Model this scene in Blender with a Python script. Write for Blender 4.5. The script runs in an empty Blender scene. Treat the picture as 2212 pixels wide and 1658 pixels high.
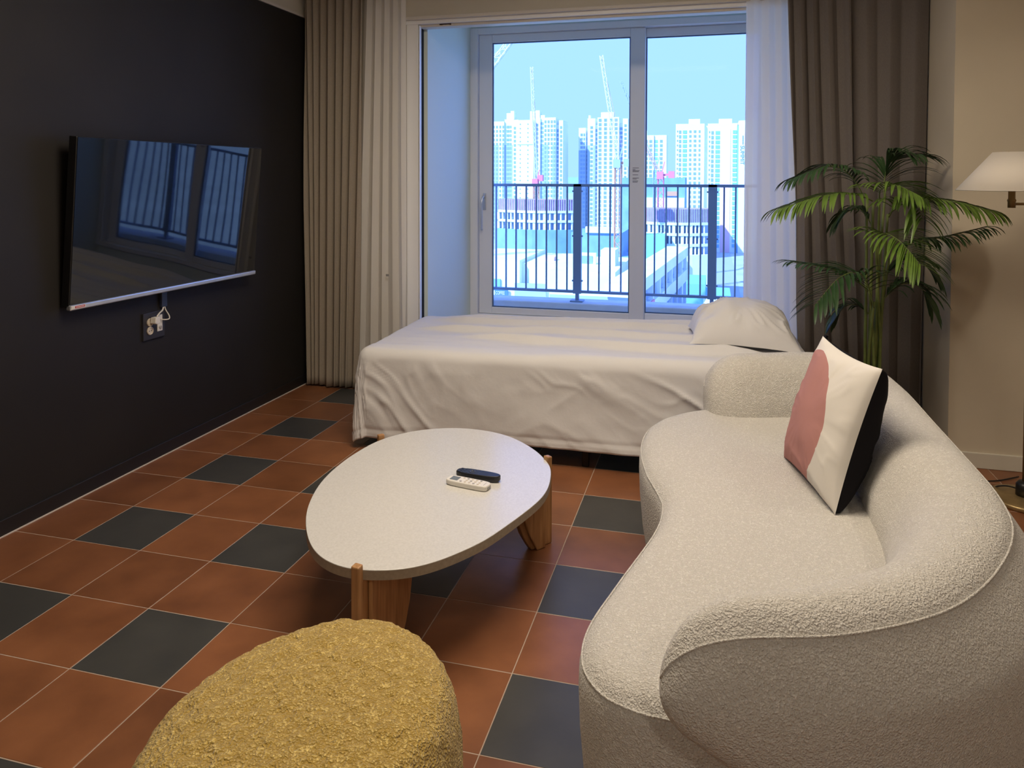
import bpy, bmesh, math, random
import numpy as np
from mathutils import Vector, Matrix
R_ = random.Random(7)
PI = math.pi
scene = bpy.context.scene
COL = scene.collection

# ------------------------------------------------------------------ camera
cam_d = bpy.data.cameras.new('camera')
cam = bpy.data.objects.new('camera', cam_d); COL.objects.link(cam)
cam_d.sensor_width = 36.0
cam_d.lens = 1599.585 / 2212 * 36.0
cam_d.shift_x = -9.697 / 2212
cam_d.shift_y = -399.466 / 2212
cam_d.clip_start = 0.02; cam_d.clip_end = 6000
right = Vector((0.96691851, 0.25507568, 0.00223284)); up = Vector((-0.00941652, 0.02694527, 0.99959256)); fwd = Vector((-0.25491159, 0.96654558, -0.02845581))
m = Matrix((right, up, -fwd)).transposed().to_4x4(); m.translation = (2.62315653, -2.2470956, 1.37289904)
cam.matrix_world = m
scene.camera = cam

# ------------------------------------------------------------------ world, sun, exposure
world = bpy.data.worlds.new('world'); scene.world = world; world.use_nodes = True
wn = world.node_tree.nodes; wl = world.node_tree.links
bg = wn['Background']; bg.inputs['Strength'].default_value = 1.0
tc = wn.new('ShaderNodeTexCoord'); sp = wn.new('ShaderNodeSeparateXYZ'); cr = wn.new('ShaderNodeValToRGB')
wl.new(tc.outputs['Generated'], sp.inputs[0]); wl.new(sp.outputs['Z'], cr.inputs[0]); wl.new(cr.outputs[0], bg.inputs[0])
cr.color_ramp.elements[0].position = 0.0; cr.color_ramp.elements[0].color = (0.60, 0.98, 2.6, 1)
cr.color_ramp.elements[1].position = 0.5; cr.color_ramp.elements[1].color = (0.58, 0.98, 2.65, 1)
sun_d = bpy.data.lights.new('sun', 'SUN'); sun_d.energy = 7.5; sun_d.angle = 0.01; sun_d.color = (0.80, 0.95, 1.0)
sun = bpy.data.objects.new('sun', sun_d); COL.objects.link(sun)
sun.rotation_euler = (math.radians(50), 0, math.radians(-38))
scene.view_settings.view_transform = 'Standard'; scene.view_settings.look = 'None'
scene.view_settings.gamma = 1.0; scene.view_settings.use_curve_mapping = False
scene.view_settings.exposure = 0.0
try:
    scene.cycles.use_denoising = True
    scene.cycles.max_bounces = 8; scene.cycles.diffuse_bounces = 5; scene.cycles.transparent_max_bounces = 12
    scene.cycles.sample_clamp_indirect = 6.0
except Exception: pass
WARM = (1.0, 0.89, 0.755)

# ------------------------------------------------------------------ materials
MATS = {}
def mat(name, col, rough=0.6, metal=0.0, spec=0.5, var=0.0, vscale=8.0, col2=None, bump=0.0, bscale=40.0, bdist=0.01, detail=4.0, stretch=None, sheen=0.0, kind='noise'):
    if name in MATS: return MATS[name]
    M = bpy.data.materials.new(name); M.use_nodes = True
    n, l = M.node_tree.nodes, M.node_tree.links
    p = n['Principled BSDF']
    p.inputs['Base Color'].default_value = (*col, 1); p.inputs['Roughness'].default_value = rough
    p.inputs['Metallic'].default_value = metal; p.inputs['Specular IOR Level'].default_value = spec
    if sheen: p.inputs['Sheen Weight'].default_value = sheen
    tcn = n.new('ShaderNodeTexCoord'); src = tcn.outputs['Object']
    if stretch:
        mp = n.new('ShaderNodeMapping'); mp.inputs['Scale'].default_value = stretch; l.new(src, mp.inputs[0]); src = mp.outputs[0]
    if var or col2:
        t = n.new('ShaderNodeTexNoise'); t.inputs['Scale'].default_value = vscale; t.inputs['Detail'].default_value = detail; l.new(src, t.inputs['Vector'])
        r = n.new('ShaderNodeValToRGB'); l.new(t.outputs['Fac'], r.inputs[0])
        a = col if col2 else tuple(c * (1 - var) for c in col); b = col2 if col2 else tuple(min(1, c * (1 + var)) for c in col)
        r.color_ramp.elements[0].position = 0.3; r.color_ramp.elements[0].color = (*a, 1)
        r.color_ramp.elements[1].position = 0.7; r.color_ramp.elements[1].color = (*b, 1)
        l.new(r.outputs[0], p.inputs['Base Color'])
    if bump:
        if kind == 'noise':
            t = n.new('ShaderNodeTexNoise'); t.inputs['Scale'].default_value = bscale; t.inputs['Detail'].default_value = 3; out = t.outputs['Fac']
        else:
            t = n.new('ShaderNodeTexVoronoi'); t.inputs['Scale'].default_value = bscale; out = t.outputs['Distance']
        l.new(src, t.inputs['Vector'])
        b = n.new('ShaderNodeBump'); b.inputs['Strength'].default_value = bump; b.inputs['Distance'].default_value = bdist
        l.new(out, b.inputs['Height']); l.new(b.outputs[0], p.inputs['Normal'])
    MATS[name] = M
    return M

def boucle(name, c_lo, c_hi, scale, bdist, rough=0.95):
    """looped wool: warped noise curls in relief, with lighter tips"""
    M = bpy.data.materials.new(name); M.use_nodes = True
    n, l = M.node_tree.nodes, M.node_tree.links; p = n['Principled BSDF']
    p.inputs['Roughness'].default_value = rough; p.inputs['Specular IOR Level'].default_value = 0.1
    p.inputs['Sheen Weight'].default_value = 0.25; p.inputs['Sheen Roughness'].default_value = 0.6
    tcn = n.new('ShaderNodeTexCoord')
    w = n.new('ShaderNodeTexNoise'); w.inputs['Scale'].default_value = scale * 0.7; w.inputs['Detail'].default_value = 2
    l.new(tcn.outputs['Object'], w.inputs['Vector'])
    ma = n.new('ShaderNodeVectorMath'); ma.operation = 'SCALE'; ma.inputs['Scale'].default_value = 1.6 / scale
    l.new(w.outputs['Color'], ma.inputs[0])
    ad = n.new('ShaderNodeVectorMath'); ad.operation = 'ADD'; l.new(tcn.outputs['Object'], ad.inputs[0]); l.new(ma.outputs[0], ad.inputs[1])
    v = n.new('ShaderNodeTexVoronoi'); v.inputs['Scale'].default_value = scale; v.feature = 'SMOOTH_F1'; l.new(ad.outputs[0], v.inputs['Vector'])
    big = n.new('ShaderNodeTexNoise'); big.inputs['Scale'].default_value = scale * 0.33; big.inputs['Detail'].default_value = 2; l.new(tcn.outputs['Object'], big.inputs['Vector'])
    sm = n.new('ShaderNodeMath'); sm.operation = 'MULTIPLY_ADD'; sm.inputs[1].default_value = -1.2; l.new(v.outputs['Distance'], sm.inputs[0]); l.new(big.outputs['Fac'], sm.inputs[2])
    r = n.new('ShaderNodeValToRGB'); l.new(sm.outputs[0], r.inputs[0])
    r.color_ramp.elements[0].position = 0.0; r.color_ramp.elements[0].color = (*c_lo, 1)
    r.color_ramp.elements[1].position = 0.35; r.color_ramp.elements[1].color = (*c_hi, 1)
    l.new(r.outputs[0], p.inputs['Base Color'])
    b = n.new('ShaderNodeBump'); b.inputs['Strength'].default_value = 0.8; b.inputs['Distance'].default_value = bdist
    l.new(sm.outputs[0], b.inputs['Height']); l.new(b.outputs[0], p.inputs['Normal'])
    return M

def glass_mat(name, tint):
    M = bpy.data.materials.new(name); M.use_nodes = True
    n, l = M.node_tree.nodes, M.node_tree.links
    for x in list(n):
        if x.type != 'OUTPUT_MATERIAL': n.remove(x)
    out = [x for x in n if x.type == 'OUTPUT_MATERIAL'][0]
    t = n.new('ShaderNodeBsdfTransparent'); t.inputs[0].default_value = (*tint, 1)
    g = n.new('ShaderNodeBsdfGlossy'); g.inputs['Roughness'].default_value = 0.0
    f = n.new('ShaderNodeFresnel'); f.inputs[0].default_value = 1.06
    mx = n.new('ShaderNodeMixShader'); l.new(f.outputs[0], mx.inputs[0]); l.new(t.outputs[0], mx.inputs[1]); l.new(g.outputs[0], mx.inputs[2]); l.new(mx.outputs[0], out.inputs[0])
    return M

def emit_mat(name, col, s):
    M = bpy.data.materials.new(name); M.use_nodes = True
    p = M.node_tree.nodes['Principled BSDF']
    p.inputs['Base Color'].default_value = (*col, 1); p.inputs['Emission Color'].default_value = (*col, 1); p.inputs['Emission Strength'].default_value = s
    return M

def cloth_translucent(name, col, transp=0.0, transl=0.4):
    M = bpy.data.materials.new(name); M.use_nodes = True
    n, l = M.node_tree.nodes, M.node_tree.links
    for x in list(n):
        if x.type != 'OUTPUT_MATERIAL': n.remove(x)
    out = [x for x in n if x.type == 'OUTPUT_MATERIAL'][0]
    d = n.new('ShaderNodeBsdfDiffuse'); d.inputs[0].default_value = (*col, 1)
    t = n.new('ShaderNodeBsdfTranslucent'); t.inputs[0].default_value = (*col, 1)
    mx = n.new('ShaderNodeMixShader'); mx.inputs[0].default_value = transl
    l.new(d.outputs[0], mx.inputs[1]); l.new(t.outputs[0], mx.inputs[2])
    last = mx
    if transp:
        tr = n.new('ShaderNodeBsdfTransparent'); m2 = n.new('ShaderNodeMixShader'); m2.inputs[0].default_value = transp
        l.new(mx.outputs[0], m2.inputs[1]); l.new(tr.outputs[0], m2.inputs[2]); last = m2
    l.new(last.outputs[0], out.inputs[0])
    return M

M_cream = mat('cream_paint', (0.60, 0.56, 0.47), 0.75, var=0.03, vscale=3, bump=0.1, bscale=220, bdist=0.001)
M_beigewall = mat('beige_wallpaper', (0.60, 0.53, 0.41), 0.85, var=0.04, vscale=2.5, bump=0.15, bscale=260, bdist=0.001)
M_ceil = mat('ceiling_paint', (0.72, 0.70, 0.64), 0.85)
M_black = mat('black_wallpaper', (0.0160, 0.0140, 0.0125), 0.62, var=0.12, vscale=3.0, bump=0.25, bscale=500, bdist=0.0006, spec=0.35)
M_blackbase = mat('black_baseboard', (0.014, 0.0130, 0.012), 0.45)
M_grout = mat('pale_grout', (0.42, 0.33, 0.26), 0.9, var=0.1, vscale=30)
M_caulk = mat('white_caulk', (0.62, 0.55, 0.50), 0.7)
M_terra = mat('terracotta_tile', (0.165, 0.062, 0.025), 0.38, col2=(0.26, 0.102, 0.042), vscale=5.5, detail=7, bump=0.12, bscale=35, bdist=0.002, spec=0.45)
M_slate = mat('charcoal_tile', (0.040, 0.040, 0.038), 0.42, col2=(0.058, 0.057, 0.052), vscale=6, detail=7, bump=0.12, bscale=35, bdist=0.002, spec=0.45)
M_white = mat('white_upvc', (0.82, 0.83, 0.84), 0.35)
M_frame = mat('cream_frame', (0.62, 0.58, 0.52), 0.5)
M_panel = mat('white_wall_panel', (0.70, 0.78, 0.72), 0.6)
M_gap = mat('black_gap', (0.004, 0.004, 0.005), 0.9)
M_rail = mat('glare_paled_rail_metal', (0.25, 0.36, 0.56), 0.4, metal=0.0)  # flare and veiling glare lightened and blued into the metal colour
M_conc = mat('pale_concrete', (0.70, 0.75, 0.80), 0.85, var=0.08, vscale=6)
M_drape = mat('taupe_drape', (0.315, 0.27, 0.215), 0.92, var=0.08, vscale=380, detail=2, bump=0.25, bscale=700, bdist=0.0008, spec=0.15, stretch=(1, 1, 0.25))
M_drape2 = mat('grey_taupe_drape', (0.175, 0.155, 0.142), 0.92, var=0.08, vscale=380, detail=2, bump=0.25, bscale=700, bdist=0.0008, spec=0.15, stretch=(1, 1, 0.25))
M_sheer = cloth_translucent('white_sheer', (0.92, 0.90, 0.86), 0.04, 0.42)
M_sheet = mat('white_cotton', (0.70, 0.69, 0.69), 0.85, bump=0.12, bscale=60, bdist=0.004, spec=0.2, sheen=0.15)
M_metal_blk = mat('black_metal', (0.012, 0.012, 0.013), 0.4, metal=0.5)
M_matt = mat('mattress_fabric', (0.55, 0.54, 0.52), 0.9)
M_sofa = boucle('cream_boucle', (0.57, 0.545, 0.495), (0.74, 0.72, 0.67), 300.0, 0.004)
M_yell = boucle('mustard_boucle', (0.42, 0.275, 0.05), (0.80, 0.60, 0.19), 280.0, 0.007)
M_top = mat('stone_laminate', (0.58, 0.57, 0.54), 0.22, col2=(0.66, 0.65, 0.62), vscale=170, detail=8, spec=0.5)
M_rim = mat('stone_laminate_edge', (0.36, 0.30, 0.22), 0.5, var=0.1, vscale=90)
M_wood = mat('ash_wood', (0.30, 0.145, 0.055), 0.42, col2=(0.52, 0.29, 0.125), vscale=9, detail=5, stretch=(9, 9, 0.7))
M_gold = mat('antique_brass', (0.34, 0.24, 0.11), 0.38, metal=0.65, var=0.15, vscale=30)
M_blkplastic = mat('black_plastic', (0.010, 0.010, 0.011), 0.4)
M_shade = cloth_translucent('cream_lampshade', (0.86, 0.80, 0.71), 0.0, 0.25)
M_screen = mat('tv_screen', (0.004, 0.0045, 0.006), 0.03, spec=0.6)
M_tvbody = mat('tv_body', (0.008, 0.008, 0.009), 0.4)
M_silver = mat('silver_aluminium', (0.62, 0.66, 0.72), 0.28, metal=0.7)
M_cord = mat('white_cord', (0.70, 0.66, 0.58), 0.5)
M_plate = mat('black_socket_plate', (0.030, 0.029, 0.034), 0.4)
M_beigeplastic = mat('beige_plastic', (0.62, 0.55, 0.45), 0.45)
M_whiteplastic = mat('white_plastic', (0.74, 0.71, 0.65), 0.4)
M_greybtn = mat('grey_button', (0.34, 0.33, 0.32), 0.5)
M_bluebtn = mat('blue_black_button', (0.035, 0.042, 0.062), 0.35)
M_lcd = mat('grey_lcd', (0.17, 0.19, 0.19), 0.25)
M_remoteblk = mat('black_remote', (0.012, 0.013, 0.017), 0.35)
M_red = mat('red_print', (0.48, 0.035, 0.05), 0.5)
M_cotton_blk = mat('black_cotton', (0.009, 0.008, 0.010), 0.9, spec=0.15)
M_pillow = mat('white_pillow_cotton', (0.70, 0.69, 0.69), 0.85, spec=0.2, sheen=0.15, bump=0.1, bscale=40, bdist=0.004)
M_stemg = mat('palm_stem', (0.12, 0.16, 0.035), 0.5, col2=(0.18, 0.225, 0.06), vscale=25)
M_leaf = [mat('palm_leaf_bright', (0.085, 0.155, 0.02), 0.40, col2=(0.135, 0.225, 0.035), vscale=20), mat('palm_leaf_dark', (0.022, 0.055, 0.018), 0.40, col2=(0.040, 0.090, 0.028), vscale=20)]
M_soil = mat('soil', (0.03, 0.02, 0.012), 0.95, bump=0.6, bscale=60)
M_pot = mat('dark_pot', (0.02, 0.02, 0.02), 0.5)

# ------------------------------------------------------------------ mesh helpers
def link(name, me, m=None, parent=None, smooth=False):
    o = bpy.data.objects.new(name, me); COL.objects.link(o)
    if m is not None: me.materials.append(m)
    if parent is not None: o.parent = parent
    if smooth: me.polygons.foreach_set('use_smooth', [True] * len(me.polygons))
    return o
def tag(o, label=None, cat=None, group=None, kind=None):
    if label: o['label'] = label
    if cat: o['category'] = cat
    if group: o['group'] = group
    if kind: o['kind'] = kind
    return o
def empty(name, loc, rz=0, **k):
    o = bpy.data.objects.new(name, None); COL.objects.link(o); o.location = loc; o.rotation_euler = (0, 0, rz); o.empty_display_size = 0.1
    return tag(o, **k)
class MB:
    """collects vertices and faces of one mesh"""
    def __init__(s): s.v = []; s.f = []
    def box(s, a, b, mtx=None):
        i = len(s.v)
        P = [(x, y, z) for z in (a[2], b[2]) for y in (a[1], b[1]) for x in (a[0], b[0])]
        if mtx is not None: P = [tuple(mtx @ Vector(p)) for p in P]
        s.v += P
        s.f += [tuple(i + k for k in q) for q in ((0, 2, 3, 1), (4, 5, 7, 6), (0, 1, 5, 4), (2, 6, 7, 3), (0, 4, 6, 2), (1, 3, 7, 5))]
        return s
    def bar(s, p, q, w, h=None):
        """square bar between two points"""
        p = Vector(p); q = Vector(q); d = q - p; L = d.length; d = d / L
        u = d.orthogonal().normalized() if abs(d.z) > 0.99 else d.cross(Vector((0, 0, 1))).normalized()
        v = d.cross(u); h = h or w
        mtx = Matrix((u, v, d)).transposed().to_4x4(); mtx.translation = p
        return s.box((-w / 2, -h / 2, 0), (w / 2, h / 2, L), mtx)
    def tube(s, pts, r, n=8, caps=True):
        i0 = len(s.v); pts = [Vector(p) for p in pts]; prev = None
        for k, p in enumerate(pts):
            d = (pts[min(k + 1, len(pts) - 1)] - pts[max(k - 1, 0)]).normalized()
            if prev is None: u = d.orthogonal().normalized()
            else:
                u = prev - d * prev.dot(d); u = u.normalized() if u.length > 1e-6 else d.orthogonal().normalized()
            prev = u; w = d.cross(u); rr = r[k] if isinstance(r, (list, tuple)) else r
            for a in range(n):
                t = 2 * PI * a / n; s.v.append(tuple(p + (u * math.cos(t) + w * math.sin(t)) * rr))
        for k in range(len(pts) - 1):
            for a in range(n):
                b = (a + 1) % n; s.f.append((i0 + k * n + a, i0 + k * n + b, i0 + (k + 1) * n + b, i0 + (k + 1) * n + a))
        if caps:
            s.f.append(tuple(i0 + a for a in range(n))[::-1]); s.f.append(tuple(i0 + (len(pts) - 1) * n + a for a in range(n)))
        return s
    def lathe(s, prof, n=32, c=(0, 0), mtx=None):
        i0 = len(s.v)
        for (r, z) in prof:
            for a in range(n):
                t = 2 * PI * a / n; P = (c[0] + r * math.cos(t), c[1] + r * math.sin(t), z)
                if mtx is not None: P = tuple(mtx @ Vector(P))
                s.v.append(P)
        for k in range(len(prof) - 1):
            for a in range(n):
                b = (a + 1) % n; s.f.append((i0 + k * n + a, i0 + k * n + b, i0 + (k + 1) * n + b, i0 + (k + 1) * n + a))
        if prof[0][0] > 1e-6: s.f.append(tuple(i0 + a for a in range(n))[::-1])
        if prof[-1][0] > 1e-6: s.f.append(tuple(i0 + (len(prof) - 1) * n + a for a in range(n)))
        return s
    def prism(s, poly, z0, z1, mtx=None):
        i = len(s.v); n = len(poly)
        P = [(x, y, z0) for x, y in poly] + [(x, y, z1) for x, y in poly]
        if mtx is not None: P = [tuple(mtx @ Vector(p)) for p in P]
        s.v += P
        s.f.append(tuple(i + k for k in range(n))[::-1]); s.f.append(tuple(i + n + k for k in range(n)))
        s.f += [(i + k, i + (k + 1) % n, i + n + (k + 1) % n, i + n + k) for k in range(n)]
        return s
    def mesh(s, name):
        me = bpy.data.meshes.new(name); me.from_pydata(s.v, [], s.f); me.update(); return me
    def build(s, name, m=None, parent=None, smooth=False, bevel=0, seg=2, origin=None):
        me = s.mesh(name)
        if origin is not None: me.transform(Matrix.Translation(-Vector(origin)))
        o = link(name, me, m, parent, smooth)
        if origin is not None: o.location = origin
        if bevel:
            b = o.modifiers.new('bevel', 'BEVEL'); b.width = bevel; b.segments = seg; b.limit_method = 'ANGLE'; b.angle_limit = math.radians(35)
        return o
def grid_mesh(name, P, m, parent=None, closed_u=False, flip=False, solid=0, smooth=True):
    """P: array (nu, nv, 3)"""
    nu, nv = P.shape[:2]
    idx = np.arange(nu * nv).reshape(nu, nv)
    a = idx if closed_u else idx[:-1]; b = np.roll(idx, -1, 0) if closed_u else idx[1:]
    F = np.stack([a[:, :-1], b[:, :-1], b[:, 1:], a[:, 1:]], -1).reshape(-1, 4)
    if flip: F = F[:, ::-1]
    me = bpy.data.meshes.new(name); me.from_pydata(P.reshape(-1, 3).tolist(), [], F.tolist()); me.update()
    o = link(name, me, m, parent, smooth)
    if solid:
        s = o.modifiers.new('solid', 'SOLIDIFY'); s.thickness = solid; s.offset = 0
    return o
def spline(pts, n, closed=True):
    """Catmull-Rom through pts, resampled evenly to n points"""
    P = np.array(pts, float); N = len(P); out = []
    segs = N if closed else N - 1
    for i in range(segs):
        if closed: a, b, c, d = P[(i - 1) % N], P[i], P[(i + 1) % N], P[(i + 2) % N]
        else: a, b, c, d = P[max(i - 1, 0)], P[i], P[i + 1], P[min(i + 2, N - 1)]
        for t in np.linspace(0, 1, 24, endpoint=False):
            out.append(0.5 * ((2 * b) + (c - a) * t + (2 * a - 5 * b + 4 * c - d) * t * t + (3 * b - a - 3 * c + d) * t ** 3))
    out.append(P[0] if closed else P[-1]); Q = np.array(out)
    L = np.concatenate([[0], np.cumsum(np.linalg.norm(np.diff(Q, axis=0), axis=1))])
    s = np.linspace(0, L[-1], n, endpoint=not closed)
    return np.stack([np.interp(s, L, Q[:, k]) for k in range(Q.shape[1])], 1)
_rs = np.random.RandomState(3); _tab = _rs.rand(64, 64, 64)
def vnoise(x, y, z=0.0):
    """smooth value noise in [-1, 1], vectorised"""
    x, y, z = np.broadcast_arrays(np.asarray(x, float), np.asarray(y, float), np.asarray(z, float))
    xi, yi, zi = np.floor(x).astype(int), np.floor(y).astype(int), np.floor(z).astype(int)
    fx, fy, fz = x - xi, y - yi, z - zi
    s = lambda t: t * t * t * (t * (t * 6 - 15) + 10)
    fx, fy, fz = s(fx), s(fy), s(fz); r = 0
    for i in (0, 1):
        for j in (0, 1):
            for k in (0, 1):
                r = r + _tab[(xi + i) % 64, (yi + j) % 64, (zi + k) % 64] * (fx if i else 1 - fx) * (fy if j else 1 - fy) * (fz if k else 1 - fz)
    return r * 2 - 1
def struct(o): o['kind'] = 'structure'; return o

# ================================================================== THE ROOM
ZC = 2.72
WX = 0.01
XR, YB = 5.4, -4.2
# floor: grout slab with tiles as parts
fl = struct(MB().box((-0.1, YB, -0.12), (XR, 3.2, -0.0009)).build('floor', M_grout))
def tile_mesh(name):
    g = 0.0016; b = MB(); s = 0.3; e = 0.0010
    a = [(g, g), (s - g, g), (s - g, s - g), (g, s - g)]; c = [(g + e, g + e), (s - g - e, g + e), (s - g - e, s - g - e), (g + e, s - g - e)]
    b.v = [(x, y, -0.006) for x, y in a] + [(x, y, -0.0007) for x, y in a] + [(x, y, 0) for x, y in c]
    b.f = [(8, 9, 10, 11)] + [(k, (k + 1) % 4, 4 + (k + 1) % 4, 4 + k) for k in range(4)] + [(4 + k, 4 + (k + 1) % 4, 8 + (k + 1) % 4, 8 + k) for k in range(4)]
    return b.mesh(name)
# each tile gets its own patch of the clay pattern through a per-object random offset
for mm in (M_terra, M_slate):
    n, l = mm.node_tree.nodes, mm.node_tree.links
    oi = n.new('ShaderNodeObjectInfo'); mu = n.new('ShaderNodeVectorMath'); mu.operation = 'SCALE'; mu.inputs[0].default_value = (37, 53, 19)
    l.new(oi.outputs['Random'], mu.inputs['Scale']); tcn = [x for x in n if x.type == 'TEX_COORD'][0]
    ad = n.new('ShaderNodeVectorMath'); l.new(tcn.outputs['Object'], ad.inputs[0]); l.new(mu.outputs[0], ad.inputs[1])
    for t in [x for x in n if x.type == 'TEX_NOISE']: l.new(ad.outputs[0], t.inputs['Vector'])
    pr = n['Principled BSDF']; base = pr.inputs['Base Color'].links[0].from_socket
    hs = n.new('ShaderNodeHueSaturation'); mr = n.new('ShaderNodeMapRange'); mr.inputs['To Min'].default_value = 0.86; mr.inputs['To Max'].default_value = 1.14
    l.new(oi.outputs['Random'], mr.inputs['Value']); l.new(mr.outputs[0], hs.inputs['Value']); l.new(base, hs.inputs['Color']); l.new(hs.outputs[0], pr.inputs['Base Color'])
tm = {0: tile_mesh('floor_tile'), 1: tile_mesh('floor_tile_dark')}
tm[0].materials.append(M_terra); tm[1].materials.append(M_slate)
far = MB(); fard = MB()
for i in range(0, 18):
    for j in range(-14, 8):
        dark = (i % 2 == 1 and j % 2 == 0)
        if i <= 15 and -8 <= j <= 6:
            o = bpy.data.objects.new('charcoal_tile' if dark else 'terracotta_tile', tm[1 if dark else 0]); COL.objects.link(o)
            o.location = (0.3 * i, 0.3 * j, R_.uniform(-0.0004, 0.0003)); o.parent = fl
        else:
            (fard if dark else far).box((0.3 * i + .002, 0.3 * j + .002, -0.006), (0.3 * i + .298, 0.3 * j + .298, 0))
tag(far.build('terracotta_tile_field', M_terra, fl), kind='stuff'); tag(fard.build('charcoal_tile_field', M_slate, fl), kind='stuff')

struct(MB().box((-0.1, YB, ZC), (XR + .1, 2.35, ZC + 0.1)).build('ceiling', M_ceil))
wl_ = struct(MB().box((-0.12, YB, 0), (WX, 2.30, 2.425)).build('wall_left', M_black))
MB().box((-0.12, YB, 2.425), (WX - 0.004, 2.30, ZC)).build('upper_wall', M_cream, wl_)
struct(MB().box((WX - 0.006, YB, 2.423), (WX + 0.012, 2.20, 2.437)).build('trim_1', M_frame))
bb = struct(MB().box((WX - .005, YB, 0), (WX + 0.009, 2.20, 0.064)).build('baseboard_left', M_blackbase, bevel=0.003))
MB().box((WX + 0.009, YB, -0.002), (WX + 0.0145, 2.20, 0.0035)).build('caulk_line', M_caulk, bb)
YW = 2.20       # window wall
wb = MB(); wb.box((-0.12, YW, 0), (0.66, YW + .1, ZC)); wb.box((0.66, YW, 2.392), (3.1, YW + .1, ZC)); wb.box((3.1, YW, 0), (3.85, YW + .1, ZC))
struct(wb.build('wall_back', M_cream))
struct(MB().box((3.73, 1.80, 0), (3.85, YW, ZC)).build('wall_return', M_beigewall))
struct(MB().box((3.73, 1.685, 0), (XR, 1.80, ZC)).build('wall_pier', M_beigewall))
struct(MB().box((3.73, 1.673, 0), (XR, 1.686, 0.074)).build('baseboard_back', M_cream, bevel=0.003))
struct(MB().box((XR, YB, 0), (XR + .1, 1.80, ZC)).build('wall_right', M_beigewall))
struct(MB().box((-0.12, YB - .1, 0), (XR + .1, YB, ZC)).build('wall_front', M_cream))

# inner door casing of the window bay
t2 = struct(MB().box((0.655, YW - .03, 0), (0.715, YW + .10, 2.392)).build('trim_2', M_frame, bevel=0.003))
MB().box((0.715, YW + .005, 0), (0.795, YW + .09, 2.392)).build('jamb', M_white, t2, bevel=0.003)
MB().box((0.795, YW + .03, 0), (0.8015, YW + .085, 2.36)).build('gap_strip', M_gap, t2)
MB().box((0.8015, YW + .0, 0), (0.807, YW + .03, 2.345)).build('gap_lip', M_white, t2)
t3 = struct(MB().box((0.70, YW - .03, 2.376), (3.1, YW + .02, 2.398)).build('trim_3', M_frame, bevel=0.004))
MB().box((0.715, YW + .02, 2.335), (3.1, YW + .095, 2.376)).build('head_track', M_frame, t3, bevel=0.003)
MB().box((0.715, YW - .005, 2.352), (3.1, YW + .02, 2.380)).build('head_step', M_white, t3, bevel=0.002)
cm = MB()
for k in range(9): cm.box((0.935 + k * .0085, YW + .0185, 2.346 + R_.uniform(-.003, .002)), (0.946 + k * .0085, YW + .0203, 2.356 + R_.uniform(-.003, .002)))
cm.build('chipped_mark', mat('brown_chip', (0.05, 0.022, 0.012), 0.9), t3)

# bay: side walls, ceiling, wall below and above the outer window
YO = 3.20
struct(MB().box((0.70, YW + .1, 0), (0.822, YO + .12, 2.62)).build('wall_bay_side', M_panel))
struct(MB().box((3.10, YW + .1, 0), (3.22, YO + .12, 2.62)).build('wall_bay_side_right', M_panel))
struct(MB().box((0.70, YW + .1, 2.60), (3.22, YO + .12, 2.72)).build('ceiling_bay', M_panel))
struct(MB().box((0.822, YO, 0), (3.10, YO + .12, 0.285)).build('wall_bay_sill', M_panel))
struct(MB().box((0.822, YO, 2.515), (3.10, YO + .12, 2.60)).build('wall_bay_head', M_panel))

# ---- outer sliding window
w1 = empty('window_1', (1.96, YO, 0.285)); w1['kind'] = 'structure'
def wpart(name, a, b, m, par=w1, bev=0.004):
    o = MB().box(a, b).build(name, m, par, bevel=bev)
    o.matrix_parent_inverse = Matrix.Translation(-Vector(par.location)) if par is w1 else Matrix.Identity(4)
    return o
fx0, fx1, fz0, fz1 = 0.822, 3.10, 0.285, 2.515
ff = MB(); ff.box((fx0, YO - .02, fz0), (0.882, YO + .10, fz1)); ff.box((3.04, YO - .02, fz0), (fx1, YO + .10, fz1)); ff.box((0.882, YO - .02, 2.467), (3.04, YO + .10, fz1)); ff.box((0.882, YO - .02, fz0), (3.04, YO + .10, 0.325))
o = ff.build('window_frame', M_white, w1, bevel=0.004); o.matrix_parent_inverse = Matrix.Translation(-Vector(w1.location))
def sash(x0, x1, y, hl, hr, name):
    z0, z1 = 0.327, 2.465; b = MB()
    b.box((x0, y, z0), (x0 + hl, y + .038, z1)); b.box((x1 - hr, y, z0), (x1, y + .038, z1)); b.box((x0 + hl, y, z1 - .062), (x1 - hr, y + .038, z1)); b.box((x0 + hl, y, z0), (x1 - hr, y + .038, z0 + .05))
    o = b.build(name, M_white, w1, bevel=0.004); o.matrix_parent_inverse = Matrix.Translation(-Vector(w1.location))
    gk = MB(); gx0, gx1, gz0, gz1 = x0 + hl, x1 - hr, z0 + .05, z1 - .062; t = .008
    for a, c in (((gx0, gz0), (gx0 + t, gz1)), ((gx1 - t, gz0), (gx1, gz1)), ((gx0 + t, gz1 - t), (gx1 - t, gz1)), ((gx0 + t, gz0), (gx1 - t, gz0 + t))):
        gk.box((a[0], y + .012, a[1]), (c[0], y + .026, c[1]))
    gk.build('gasket', mat('blue_gasket', (0.10, 0.16, 0.26), 0.5), o)
    g = MB().box((gx0 + t, y + .016, gz0 + t), (gx1 - t, y + .021, gz1 - t)).build('glass_pane', glass_mat('glass_' + name, (0.87, 0.93, 0.97)), o)
    return o
s1 = sash(0.886, 2.148, YO + .008, 0.103, 0.107, 'sliding_sash')
s2 = sash(2.06, 3.036, YO + .052, 0.09, 0.09, 'fixed_sash')
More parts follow.
